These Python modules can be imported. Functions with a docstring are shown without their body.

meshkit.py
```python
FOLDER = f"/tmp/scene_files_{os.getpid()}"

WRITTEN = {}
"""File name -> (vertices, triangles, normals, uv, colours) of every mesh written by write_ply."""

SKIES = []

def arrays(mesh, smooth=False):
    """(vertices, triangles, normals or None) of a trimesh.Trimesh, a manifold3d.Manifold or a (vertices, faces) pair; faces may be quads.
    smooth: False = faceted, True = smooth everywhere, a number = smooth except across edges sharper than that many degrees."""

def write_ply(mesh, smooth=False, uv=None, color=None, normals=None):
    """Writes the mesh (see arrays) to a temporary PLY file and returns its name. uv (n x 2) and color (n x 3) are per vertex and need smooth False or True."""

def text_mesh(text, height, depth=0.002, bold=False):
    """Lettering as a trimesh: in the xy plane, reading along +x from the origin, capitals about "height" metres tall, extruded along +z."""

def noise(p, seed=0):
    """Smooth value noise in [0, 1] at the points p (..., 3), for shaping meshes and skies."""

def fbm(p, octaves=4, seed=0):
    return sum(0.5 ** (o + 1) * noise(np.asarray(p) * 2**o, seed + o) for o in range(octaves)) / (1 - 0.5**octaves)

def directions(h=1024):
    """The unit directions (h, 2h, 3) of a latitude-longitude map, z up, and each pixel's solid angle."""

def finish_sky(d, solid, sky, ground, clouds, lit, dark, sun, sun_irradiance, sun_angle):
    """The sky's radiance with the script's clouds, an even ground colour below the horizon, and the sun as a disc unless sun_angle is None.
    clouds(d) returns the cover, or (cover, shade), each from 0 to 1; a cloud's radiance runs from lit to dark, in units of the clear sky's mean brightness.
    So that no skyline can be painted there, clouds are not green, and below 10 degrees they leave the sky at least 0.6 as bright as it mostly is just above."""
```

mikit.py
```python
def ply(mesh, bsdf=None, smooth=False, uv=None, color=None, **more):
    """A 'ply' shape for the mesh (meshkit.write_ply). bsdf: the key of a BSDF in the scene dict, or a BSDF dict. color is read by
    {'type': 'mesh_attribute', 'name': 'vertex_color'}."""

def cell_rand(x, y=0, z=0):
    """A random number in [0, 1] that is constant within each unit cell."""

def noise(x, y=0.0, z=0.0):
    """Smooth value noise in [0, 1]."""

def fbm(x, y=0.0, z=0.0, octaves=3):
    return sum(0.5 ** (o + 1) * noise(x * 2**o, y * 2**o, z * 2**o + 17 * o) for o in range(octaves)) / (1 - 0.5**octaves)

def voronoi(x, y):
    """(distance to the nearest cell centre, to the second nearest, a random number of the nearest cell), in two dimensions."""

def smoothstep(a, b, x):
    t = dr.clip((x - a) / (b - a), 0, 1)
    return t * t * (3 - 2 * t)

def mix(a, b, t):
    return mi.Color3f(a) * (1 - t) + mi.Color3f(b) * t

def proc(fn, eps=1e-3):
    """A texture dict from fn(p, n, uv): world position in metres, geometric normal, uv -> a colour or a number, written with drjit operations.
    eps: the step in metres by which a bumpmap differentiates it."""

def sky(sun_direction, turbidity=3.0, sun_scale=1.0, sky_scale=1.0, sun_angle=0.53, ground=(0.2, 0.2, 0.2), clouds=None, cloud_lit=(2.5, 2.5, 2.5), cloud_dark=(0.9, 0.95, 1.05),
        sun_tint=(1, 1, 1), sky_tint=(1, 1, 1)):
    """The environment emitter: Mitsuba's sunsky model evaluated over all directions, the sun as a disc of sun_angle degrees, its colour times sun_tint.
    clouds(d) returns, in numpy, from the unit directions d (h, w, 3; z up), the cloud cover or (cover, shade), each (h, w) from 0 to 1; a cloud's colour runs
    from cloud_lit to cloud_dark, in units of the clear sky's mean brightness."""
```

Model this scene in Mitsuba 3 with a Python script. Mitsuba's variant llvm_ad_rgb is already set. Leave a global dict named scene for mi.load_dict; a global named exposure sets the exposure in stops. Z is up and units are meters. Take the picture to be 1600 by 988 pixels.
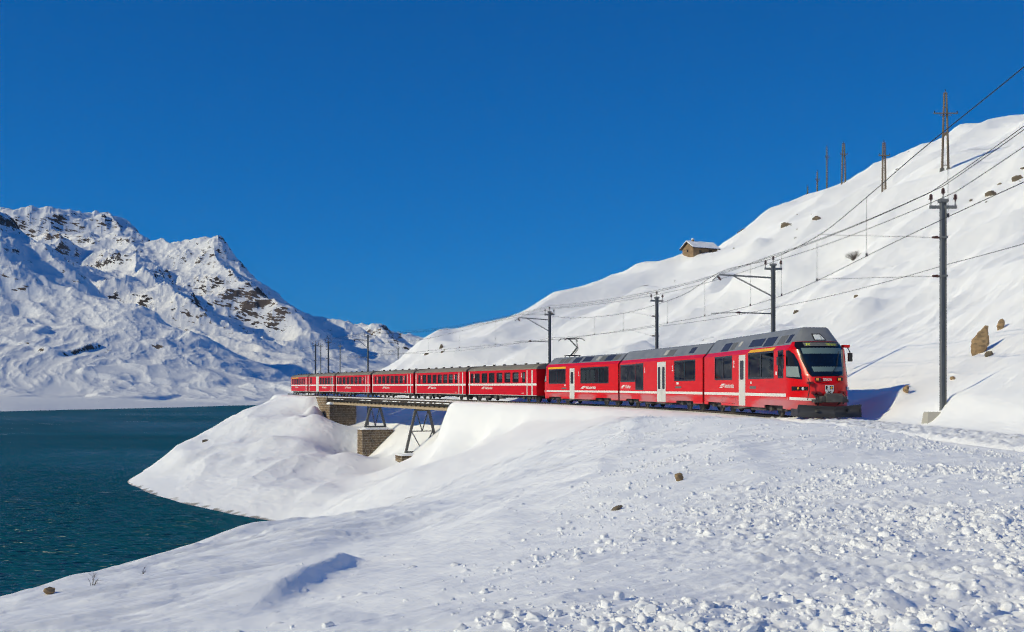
import math, random
import numpy as np
import trimesh, shapely
import shapely.geometry as sg
import mitsuba as mi, drjit as dr
import mikit, meshkit
from mikit import proc, noise, fbm, smoothstep, mix
from scipy.interpolate import RBFInterpolator, RectBivariateSpline
from scipy.spatial import cKDTree

T = mi.ScalarTransform4f
R = np.random.RandomState
scene, labels = {}, {}

# ------------------------------------------------------------------ camera, sky, exposure
EYE = 1.4                       # rail top is z = 0
scene['camera'] = {'type': 'perspective', 'fov': 53.13, 'fov_axis': 'x', 'near_clip': 0.5, 'far_clip': 30000.0,
                   'principal_point_offset_y': -0.1113,
                   'to_world': T().look_at(origin=[0, 0, EYE], target=[0, 10, EYE], up=[0, 0, 1])}
SUN = (-0.885, -0.385, 0.49)
scene['sky'] = mikit.sky(SUN, turbidity=2.0, sun_scale=1.0, sky_scale=0.8, ground=(0.55, 0.58, 0.62),
                         sky_tint=(0.02, 0.62, 1.36), sun_tint=(0.885, 1.02, 1.075))
exposure = 1.17

# ------------------------------------------------------------------ helpers
def rgb(*c):
    return {'type': 'rgb', 'value': list(map(float, c))}

def put(key, mesh, bsdf, smooth=False, label=None, category=None, group=None, kind=None, **kw):
    n, base = 0, key
    while key in scene:
        n += 1
        key = '%s_%03d' % (base, n)
    scene[key] = mikit.ply(mesh, bsdf, smooth=smooth, **kw)
    if label or category or group or kind:
        tag(key, label, category, group, kind)
    return key

TAKEN = set()
def thing(name, label, category, group=None):
    """The key that the parts' keys start with."""
    n, key = 0, name
    while key in TAKEN or key in scene:
        n += 1
        key = '%s_%03d' % (name, n)
    TAKEN.add(key)
    tag(key, label, category, group)
    return key

def tag(key, label=None, category=None, group=None, kind=None):
    d = labels.setdefault(key, {})
    for k, v in (('label', label), ('category', category), ('group', group), ('kind', kind)):
        if v:
            d[k] = v

def cat(*ms):
    ms = [m for m in (ms[0] if len(ms) == 1 and isinstance(ms[0], list) else ms)]
    return trimesh.util.concatenate(ms)

def box(x0, x1, y0, y1, z0, z1):
    m = trimesh.creation.box(extents=(x1 - x0, y1 - y0, z1 - z0))
    m.apply_translation(((x0 + x1) / 2, (y0 + y1) / 2, (z0 + z1) / 2))
    return m

def beam(a, b, w, h=None, up=(0, 0, 1)):
    """A rectangular bar from a to b."""
    a, b = np.array(a, float), np.array(b, float)
    h = h or w
    d = b - a
    L = np.linalg.norm(d)
    d /= L
    u = np.array(up, float)
    if abs(d @ u) > .98:
        u = np.array([1.0, 0, 0])
    s = np.cross(d, u); s /= np.linalg.norm(s)
    t = np.cross(s, d)
    m = trimesh.creation.box(extents=(L, w, h))
    M = np.eye(4)
    M[:3, 0], M[:3, 1], M[:3, 2], M[:3, 3] = d, s, t, (a + b) / 2
    if np.linalg.det(M[:3, :3]) < 0:
        M[:3, 1] *= -1
    m.apply_transform(M)
    return m

def tube(points, r, sides=6):
    p = np.asarray(points, float)
    t = np.gradient(p, axis=0)
    t /= np.linalg.norm(t, axis=1, keepdims=True) + 1e-12
    a = np.cross(t, np.where(np.abs(t[:, 2:]) < 0.9, [0, 0, 1.0], [1.0, 0, 0]))
    a /= np.linalg.norm(a, axis=1, keepdims=True) + 1e-12
    b, ang = np.cross(t, a), np.arange(sides) * 2 * np.pi / sides
    rr = np.broadcast_to(np.asarray(r, float), (len(p),))[:, None, None]
    v = p[:, None] + rr * (np.cos(ang)[None, :, None] * a[:, None] + np.sin(ang)[None, :, None] * b[:, None])
    n = len(p)
    i, j = np.meshgrid(np.arange(n - 1), np.arange(sides), indexing='ij')
    q = np.stack([i * sides + j, i * sides + (j + 1) % sides, (i + 1) * sides + (j + 1) % sides, (i + 1) * sides + j], -1).reshape(-1, 4)
    f = np.vstack([q[:, [0, 1, 2]], q[:, [0, 2, 3]]])
    v = v.reshape(-1, 3)
    c0, c1 = len(v), len(v) + 1
    v = np.vstack([v, p[:1], p[-1:]])
    k = np.arange(sides)
    f = np.vstack([f, np.stack([(k + 1) % sides, k, k * 0 + c0], 1), np.stack([k + (n - 1) * sides, (k + 1) % sides + (n - 1) * sides, k * 0 + c1], 1)])
    m = trimesh.Trimesh(v, f, process=False)
    if m.volume < 0:
        m.invert()
    return m

def extrude(poly, d):
    gs = getattr(poly, 'geoms', [poly])
    return cat([trimesh.creation.extrude_polygon(g, d, engine='earcut') for g in gs])

def grid_mesh(X, Y, Z):
    n, m = X.shape
    v = np.stack([X, Y, Z], -1).reshape(-1, 3)
    i, j = np.meshgrid(np.arange(n - 1), np.arange(m - 1), indexing='ij')
    a = i * m + j
    q = np.stack([a, a + 1, a + m + 1, a + m], -1).reshape(-1, 4)
    f = np.vstack([q[:, [0, 1, 2]], q[:, [0, 2, 3]]])
    return trimesh.Trimesh(v, f, process=False)

def nz(x, y, s, seed=0, octaves=3):
    return meshkit.fbm(np.stack([x / s, y / s, np.zeros_like(x) + .37], -1), octaves, seed) - .5

def perlin(x, y, seed=0):
    """Gradient noise in about [-1, 1]."""
    ix, iy = np.floor(x).astype(np.int64), np.floor(y).astype(np.int64)
    fx, fy = x - ix, y - iy
    def g(a, b):
        h = ((ix + a) * 374761393 + (iy + b) * 668265263 + seed * 144665) & 0xFFFFFFFF
        h = ((h ^ (h >> 13)) * 1274126177) & 0xFFFFFFFF
        t = ((h ^ (h >> 16)) & 0xFFFF) * (2 * np.pi / 65536)
        return np.cos(t) * (fx - a) + np.sin(t) * (fy - b)
    u, v = fx ** 3 * (fx * (fx * 6 - 15) + 10), fy ** 3 * (fy * (fy * 6 - 15) + 10)
    return 1.5 * ((g(0, 0) * (1 - u) + g(1, 0) * u) * (1 - v) + (g(0, 1) * (1 - u) + g(1, 1) * u) * v)

def ridges(x, y, s, octaves, seed=0, gain=1.8, rough=.5):
    """Ridged multifractal, about 0..1: sharp crests, broad hollows."""
    out, w, amp, tot = 0, 1.0, 1.0, 0
    for o in range(octaves):
        k = 2.03 ** o / s
        c, sn = math.cos(o * .9), math.sin(o * .9)
        n = (1 - np.abs(perlin((x * c + y * sn) * k + 11.3 * o, (y * c - x * sn) * k - 7.1 * o, seed + o))) ** 2
        n = n * w
        w = np.clip(n * gain, 0, 1)
        out = out + n * amp
        tot += amp
        amp *= rough
    return out / tot

def sst(a, b, x):
    t = np.clip((x - a) / (b - a), 0, 1)
    return t * t * (3 - 2 * t)

# ------------------------------------------------------------------ materials
def mat(name, **k):
    scene[name] = {'type': 'twosided', 'bsdf': {'type': 'principled', **k}}

def f_snow(p, n, uv):
    a = fbm(p.x * 0.35, p.y * 0.35, p.z * 0.35, octaves=3)
    wet = smoothstep(-11.42, -11.58, p.z + 0.3 * (noise(p.x * 0.9, p.y * 0.9) - 0.5)) * smoothstep(-12.6, -11.9, p.z)
    return mix(mix((0.87, 0.885, 0.91), (0.94, 0.945, 0.955), a), (0.34, 0.32, 0.29), wet * smoothstep(0.0, 0.5, noise(p.x * 1.1, p.y * 1.1, 5.0)))

def f_snow_bump(p, n, uv):
    return (noise(p.x * 26, p.y * 26, p.z * 26) * 0.004 + noise(p.x * 9 + p.y * 2.5, p.y * 5, p.z * 9) * 0.013
            + noise(p.x * 2.1 + p.y, p.y * 1.0, p.z * 2.1) * 0.07)

scene['snow'] = {'type': 'twosided', 'bsdf': {'type': 'bumpmap', 'arbitrary': {**proc(f_snow_bump, 4e-3)}, 'scale': 1.0,
                 'bsdf': {'type': 'principled', 'base_color': proc(f_snow), 'roughness': 0.55, 'specular': 0.25}}}
scene['clod_snow'] = {'type': 'twosided', 'bsdf': {'type': 'diffuse', 'reflectance': rgb(.9, .91, .93)}}

def f_water(p, n, uv):
    a = fbm(p.x * 0.012, p.y * 0.05, 0.0, octaves=3)
    b = smoothstep(0.835, 0.90, noise(p.x * 0.30, p.y * 1.5) * 0.55 + noise(p.x * 0.05 + 9, p.y * 0.11) * 0.45)
    return mix(mix((0.003, 0.066, 0.106), (0.006, 0.105, 0.155), a), (0.4, 0.5, 0.55), b * 0.6)

def f_wave(p, n, uv):
    q = p.x * 0.25 + p.y
    w = 0.6 + 0.9 * smoothstep(0.25, 0.75, fbm(p.x * 0.018 + p.y * 0.006, p.y * 0.030, 3.0, octaves=3))
    return (fbm(p.x * 0.22 + p.y * 0.1, q * 0.55, 0.0, octaves=4) * 1.7 + noise(p.x * 0.9 + q * 0.3, q * 2.1) * 0.36 + noise(p.x * 2.3 - q, q * 4.7) * 0.10) * w

scene['lake_water'] = {'type': 'twosided', 'bsdf': {'type': 'bumpmap', 'arbitrary': proc(f_wave, 0.05), 'scale': 1.0,
                       'bsdf': {'type': 'principled', 'base_color': proc(f_water), 'roughness': 0.2, 'specular': 0.05}}}

def f_alp(p, n, uv):
    """Snow that does not hold on steep faces: rock by slope and noise."""
    nx, ny = p.x * 0.012, p.y * 0.012
    g = fbm(nx, ny, p.z * 0.03, octaves=4)
    g2 = noise(p.x * 0.05 + p.z * 0.11, p.y * 0.05 - p.z * 0.07, p.z * 0.09)
    g3 = fbm(p.x * 0.17 + p.z * 0.2, p.y * 0.17, p.z * 0.22, octaves=3)
    steep = 1 - n.z
    high = smoothstep(60.0, 330.0, p.z)
    band = noise(p.z * 0.030 + 2.2 * g, p.x * 0.0022, p.y * 0.0022)
    patch = smoothstep(0.58, 0.75, noise(p.x * 0.0075, p.y * 0.0075, 2.0))
    r = smoothstep(0.0, 0.08, steep - 0.50 + 0.05 * high + (0.13 + 0.09 * (1 - high)) * patch + (band - 0.5) * 0.30 + (g - 0.5) * 0.36 + (g2 - 0.5) * 0.22 + (g3 - 0.5) * 0.72)
    rock = mix((0.055, 0.052, 0.056), (0.15, 0.12, 0.105), smoothstep(0.35, 0.7, noise(p.x * 0.01, p.y * 0.01, p.z * 0.03) * .6 + g3 * .4))
    return mix((0.86, 0.88, 0.91), rock, r)
scene['alpine_snow'] = {'type': 'twosided', 'bsdf': {'type': 'diffuse', 'reflectance': proc(f_alp)}}

# ------------------------------------------------------------------ the track line
def track_line():
    S = np.array([-60, -5, 12, 30, 47, 64, 110, 146, 175, 215, 260])
    TH = np.array([-1, -1.05, 8.39, 15.56, 25.36, 24.07, 26.66, 20, 8, -22, -40])
    s = np.arange(-60, 260, .25)
    th = np.radians(np.interp(s, S, TH))
    th = np.convolve(np.pad(th, 20, 'edge'), np.ones(41) / 41, 'valid')
    X = np.concatenate([[0], np.cumsum(-np.sin(th) * .25)[:-1]])
    Y = np.concatenate([[0], np.cumsum(np.cos(th) * .25)[:-1]])
    i0 = np.argmin(abs(s))
    X += 12.33 - X[i0]
    Y += 46.1 - Y[i0]
    nx, ny = np.cos(th), np.sin(th)          # towards the hill
    return s, X + 1.33 * nx, Y + 1.33 * ny, nx, ny
TS, TX, TY, TNX, TNY = track_line()
TTREE = cKDTree(np.c_[TX, TY])
def on_track(s, u=0.0):
    return np.array([np.interp(s, TS, TX) + u * np.interp(s, TS, TNX), np.interp(s, TS, TY) + u * np.interp(s, TS, TNY)])
BR0, BR1 = 63.6, 114.5                        # the bridge, along the track

# ------------------------------------------------------------------ terrain
PTS = [
0, 0, -0.15, 0, -15, -0.2, 8, -10, -0.1, -8, -10, -1, -20, -5, -4.5, -35, 0, -10, -45, 30, -13, 8, 0, -0.1, -6, 0, -0.7, -12, 6, -2.2, 1.12, 6, -0.04, 3, 6, -0.04, 2.06, 6, -0.04, 0, 6.4,
-0.14, -1.5, 8, -0.52, -3.27, 9.5, -0.88, -5.75, 11.5, -1.36, 3.09, 9, -0.04, 4.4, 8.8, -0.01, 1.78, 9.5, -0.12, 0, 10.5, -0.41, -4, 16, -1.56, -5.25, 14, -1.45, -7.75, 15.5, -1.93, -7.54,
17, -1.93, -7, 20, -2.07, -6.47, 23, -2.28, -7.07, 26, -2.4, -7, 28, -2.5, -6, 30, -2.72, -4.5, 30, -2.76, -2.58, 16.5, -1.45, -2.46, 10.5, -0.97, -1.69, 15, -1.19, -1.97, 21, -1.7, -1.69,
27, -1.74, 0, 18, -0.81, 1.19, 19, -0.45, 3.38, 27, -0.22, 2.38, 19, -0.22, 4.81, 22, 0.08, 6.25, 20, 0.2, 6.12, 14, 0.12, 7, 14, 0.12, 8.33, 20.5, 0.17, 5.12, 41, 0.09, 3.94, 42, -0.2,
2.69, 43, -0.7, 6.65, 38, 0.26, 8.07, 34, 0.36, 9.06, 29, 0.38, 9.75, 26, 0.36, 10.5, 24, 0.26, 0, 40, -1.5, 1.31, 42, -1.12, -1.42, 38, -2.07, -2.25, 36, -2.34, -12, 24, -4.16, -11.38, 26,
-4.22, -10.15, 29, -4.24, -9.28, 33, -4.29, -9.19, 42, -5.06, -6.3, 42, -5.06, -18.97, 92, -10.9, -16.88, 90, -9.91, -12.6, 84, -7.58, -10.25, 82, -6.6, -7.69, 82, -5.31, -4.88, 78, -4.6,
-7.75, 62, -6.2, -9.75, 60, -6.78, -3.88, 62, -4.26, -0.75, 60, -3.14, 0.78, 62, -2.32, 3.88, 62, -1.24, 5.8, 58, -0.45, -2.62, 70, -4.33, -5.07, 104, -0.48, -6.47, 103.5, -2.87, -8.24, 103,
-5.75, -8.84, 101, -6.43, -2.48, 99, -0.83, -2.38, 95, -3.11, 0, 93.5, -0.7, 0, 88, -2.78, -3.52, 94, -4.94, 3, 80, -1.4, 3.26, 87, -0.45, 5.92, 79, -0.38, 5.55, 74, -0.96, 7.65, 68, -0.13,
-20.55, 137, -8.7, -18.91, 134.5, -8.52, -17.65, 134.5, -7.68, -15.67, 135.5, -5.21, -16, 128, -8.2, -13.12, 120, -7.67, -11.95, 119.5, -7.19, -10.41, 119, -5.89, -12.19, 130, -3.56, -8.52,
124, -2.94, -7.7, 112, -4.62, -15.75, 140, -3.5, -12.7, 127, -5.43, -21.99, 138, -7.92, -14.75, 118, -8.63, -22.8, 152, -4.68, -24.7, 152, -4.68, -19.75, 158, -2.35, -13.69, 146, -2.34,
-9.21, 134, -1.95, -24.9, 166, -2.85, -29.26, 152, -0.31, -27.75, 147, -1.91, -25.56, 142, -4.37, -30, 150, -1.98, -33, 160, -0.2, -38.38, 178, 0.51, -38.7, 172, -0.11, -39.08, 169, -1.13,
-42.02, 162, -2.24, -45.82, 156, -4.74, -47.81, 153, -6.82, -51.1, 146, -9.73, -52.17, 141, -11.2, -52.14, 139.5, -11.5, -45.24, 127, -11.62, -34.69, 111, -11.64, -27.04, 103, -11.6, -22.05,
98, -11.65, -43.12, 138, -8.6, -40.7, 148, -5.63, -39.5, 158, -3.14, -31.5, 126, -7.74, -27.5, 110, -10.01, -36.43, 124, -9.91, -26.8, 134, -5.8, -23.2, 116, -8.46, -19.8, 99, -10.11, -17.5,
100, -9.6, -22.22, 127, -7.41, -31.95, 142, -5.35, -24.75, 110, -9.32, -45.72, 133, -10.74, -20.24, 127, -6.22, -55.5, 139, -13.4, -58, 147, -13.6, -57, 152, -13.2, -60, 135, -14, -50, 110,
-15, -35, 95, -14.5, -26, 84, -14, -70, 150, -15, -62, 165, -14, -60, 190, -13, -75, 200, -15, -55, 175, -8.5, -52, 200, -6, -55, 230, -8, -70, 240, -14, -40, 60, -15, -60, 40, -18, -30, 45,
-12.5, -28, 65, -13, -30, 30, -11.5, -80, 110, -18, -90, 170, -18, -100, 60, -20, -60, 0, -18, -40, -30, -14, -22, 72, -13.2, -17, 60, -9, -30, 215, 2, -25, 250, 3, -40, 270, 1, -15, 270, 6,
-60, 280, -8, -60, 320, -8, -30, 320, 2, 15.5, 31, 0.64, 20, 40, 2.5, 26, 52, 4.78, 39, 78, 11.34, 52.5, 105, 19.38, 70, 140, 30.62, 92.5, 185, 46.38, 112.5, 225, 61.02, 16.65, 39.7, 1.15,
21, 48, 2.42, 24.32, 58, 3.72, 35.65, 85, 9.58, 46.97, 112, 17.78, 59.24, 140, 30.45, 81.94, 190, 44.62, 98.55, 235, 59.27, 17.62, 47, 1.52, 26.1, 72, 5.18, 62.46, 172, 34.94, 42, 112,
15.68, 34.5, 92, 10.26, 87.15, 240, 55.25, 19.38, 62, 1.56, 27.5, 88, 6.02, 39.06, 125, 14.99, 56.25, 180, 29.98, 72.68, 228, 46.14, 76.4, 236, 49.63, 69.32, 236, 46.98, 21.25, 85, 3.74,
29.5, 118, 10.54, 44.5, 178, 24.1, 59, 236, 40.34, 52.2, 232, 38.52, 49.3, 232, 35.33, 44.49, 226, 31.06, 39.51, 218, 27.97, 35.06, 220, 27.8, 27.75, 222, 27.21, 23.12, 185, 19.21, 16.25,
130, 8.22, 13.12, 105, 3.63, 8.12, 130, 6.6, 10.62, 170, 13.51, 13.12, 210, 21.61, 7.72, 206, 19.94, 2.53, 202, 17.31, -2.48, 198, 15.51, -2.1, 168, 10.22, -1.69, 135, 4.27, -7.35, 196,
13.16, -12.12, 194, 11.58, -10.31, 165, 6.97, -16.97, 194, 9.04, -19.4, 194, 7.22, -16.5, 165, 3.88, -22.66, 196, 4.71, 17.25, 92, 3.93, 26.25, 140, 12.25, 126, 252, 56.02, 146.2, 292.5,
47.02, 180, 360, 39.02, 110.4, 263.2, 54.27, 128.1, 305.5, 45.27, 157.7, 376, 37.27, 97.61, 268.8, 50.25, 113.3, 312, 41.25, 139.4, 384, 33.25, 84.25, 264.3, 43.01, 97.79, 306.8, 34.01,
120.4, 377.6, 26.01, 77.64, 264.3, 41.98, 90.12, 306.8, 32.98, 110.9, 377.6, 24.98, 66.08, 264.3, 35.64, 76.7, 306.8, 26.64, 94.4, 377.6, 18.63, 58.46, 259.8, 33.52, 67.86, 301.6, 24.52,
83.52, 371.2, 16.52, 47.1, 259.8, 24.67, 54.66, 301.6, 15.67, 67.28, 371.2, 7.67, 31.08, 248.6, 22.48, 36.08, 288.6, 13.48, 44.4, 355.2, 5.48, 14.7, 235.2, 16.61, 17.06, 273, 7.61, 21, 336,
-0.39, 2.83, 226.2, 12.31, 3.28, 262.6, 3.31, 4.04, 323.2, -4.69, -8.23, 219.5, 8.16, -9.56, 254.8, -0.84, -11.76, 313.6, -8.84, -19.01, 217.3, 4.04, -22.07, 252.2, -4.96, -27.16, 310.4,
-12.96, -25.38, 219.5, -0.29, -29.46, 254.8, -9.29, -36.26, 313.6, -17.29, 40, 10, 9, 70, 30, 24, 60, 0, 20, 30, -10, 6, 40, -40, 12, 110, 60, 42, 150, 120, 58, 120, 0, 45, 200, 200, 60,
10.24, -13.87, -0.12, 12.74, -13.91, -0.12, 15.14, -13.96, -0.05, 17.34, -13.99, 1.5, 10.35, -7.87, -0.12, 12.85, -7.92, -0.12, 15.25, -7.96, -0.05, 17.45, -8, 1.5, 10.45, -1.87, -0.12,
12.95, -1.92, -0.12, 15.35, -1.96, -0.05, 17.55, -2, 1.5, 10.56, 4.13, -0.12, 13.06, 4.08, -0.12, 15.46, 4.04, -0.05, 17.66, 4, 1.5, 10.67, 10.13, -0.12, 13.17, 10.08, -0.12, 15.56, 10.04,
-0.05, 17.76, 10, 1.5, 10.77, 16.13, -0.12, 13.27, 16.08, -0.12, 15.67, 16.04, -0.05, 17.87, 16, 1.5, 10.88, 22.12, -0.12, 13.38, 22.08, -0.12, 15.78, 22.04, -0.05, 17.98, 22, 1.5, 10.99,
28.12, -0.12, 13.49, 28.08, -0.12, 15.89, 28.03, -0.05, 18.09, 27.99, 1.5, 11.1, 34.12, -0.12, 13.6, 34.08, -0.12, 16, 34.03, -0.05, 18.2, 33.99, 1.5, 11.2, 40.11, -0.12, 13.7, 40.09, -0.12,
16.1, 40.06, -0.05, 18.3, 40.04, 1.5, 11.16, 46.06, -0.12, 13.66, 46.14, -0.12, 16.06, 46.21, -0.05, 18.26, 46.28, 0.8, 10.82, 51.99, -0.12, 13.31, 52.21, -0.12, 15.7, 52.42, -0.05, 17.89,
52.61, 0.8, 10.13, 57.88, -0.12, 12.61, 58.24, -0.12, 14.98, 58.58, -0.05, 17.16, 58.89, 0.8, 9.16, 63.75, -0.12, 11.61, 64.21, -0.12, 13.97, 64.66, -0.05, 16.13, 65.08, 0.8, 7.93, 69.57,
-0.12, 10.36, 70.14, -0.12, 12.7, 70.69, -0.05, 14.84, 71.19, 0.8, 6.45, 75.33, -0.12, 8.86, 76.01, -0.12, 11.17, 76.66, -0.05, 13.28, 77.26, 0.8, 4.69, 80.99, -0.12, 7.05, 81.81, -0.12,
9.32, 82.59, -0.05, 11.4, 83.31, 0.8, 2.59, 86.54, -0.12, 4.9, 87.5, -0.12, 7.12, 88.41, -0.05, 9.15, 89.26, 0.8, 0.2, 91.99, -0.12, 2.47, 93.04, -0.12, 4.65, 94.04, -0.05, 6.64, 94.96, 0.8,
-2.33, 97.43, -0.12, -0.06, 98.48, -0.12, 2.11, 99.49, -0.05, 4.11, 100.4, 0.8, -4.84, 102.9, -0.12, -2.56, 103.9, -0.12, -0.37, 104.9, -0.05, 1.63, 105.8, 0.4, -30.93, 158, -0.12, -28.66,
159.1, -0.12, -26.48, 160.1, -0.05, -24.48, 161, 0.4, -32.99, 162.6, -0.12, -30.7, 163.6, -0.12, -28.5, 164.6, -0.05, -26.49, 165.4, 0.4, -35.36, 168.1, -0.12, -33.05, 169.1, -0.12, -30.83,
170, -0.05, -28.8, 170.9, 0.4, -37.62, 173.7, -0.12, -35.29, 174.6, -0.12, -33.06, 175.5, -0.05, -31.01, 176.3, 0.4, -40.12, 180.3, -0.12, -37.77, 181.1, -0.12, -35.51, 182, -0.05, -33.44,
182.7, 0.4, -43.28, 189.8, -0.12, -40.88, 190.6, -0.12, -38.58, 191.2, -0.05, -36.47, 191.8, 0.4, -45.76, 199.6, -0.12, -43.32, 200.2, -0.12, -40.97, 200.7, -0.05, -38.82, 201.1, 0.4,
-47.52, 209.6, -0.12, -45.05, 209.9, -0.12, -42.67, 210.2, -0.05, -40.49, 210.5, 0.4, -48.16, 224.7, -0.12, -45.67, 224.6, -0.12, -43.27, 224.5, -0.05, -41.08, 224.3, 0.4, -45.84, 239.8,
-0.12, -43.42, 239.1, -0.12, -41.1, 238.5, -0.05, -38.97, 238, 0.4, -40.74, 254.1, -0.12, -38.46, 253.1, -0.12, -36.26, 252.1, -0.05, -34.25, 251.2, 0.4, -31.3, 271.9, -0.12, -29.18, 270.5,
-0.12, -27.14, 269.3, -0.05, -25.28, 268.1, 0.4, 22.66, 46.41, 2.6, 22.06, 55.19, 2.6, 20.84, 63.79, 2.6, 19.12, 72.19, 2.6, 16.91, 80.55, 2.6, 14.04, 88.89, 2.6, 10.64, 96.8, 2.6, 7.28,
104, 2.6, -21.39, 162.4, 1.2, -24.91, 170.4, 1.2, -28.55, 179.4, 1.2, 11.39, 116.8, 2, 7.6, 125.1, 0.6, 3.74, 133.4, -0.3, -0.2, 141.7, -0.3, -4.22, 150, 0.4, -8.65, 158.9, 1.6, -27.4,
150.8, -5.6, -28.28, 152.6, -4.4, -29.14, 154.4, -2.6, -30, 156.2, -0.9, -28.84, 150.1, -6.2, -30.15, 152.8, -4.6, -31.45, 155.6, -2.2, -23.91, 151.4, -5.2, -22.91, 153, -3.6, -24.02, 155.8,
-1.2, -25.28, 158.4, -0.2, -26.55, 154.6, -2.5, -27.82, 157.2, -0.6]
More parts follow.
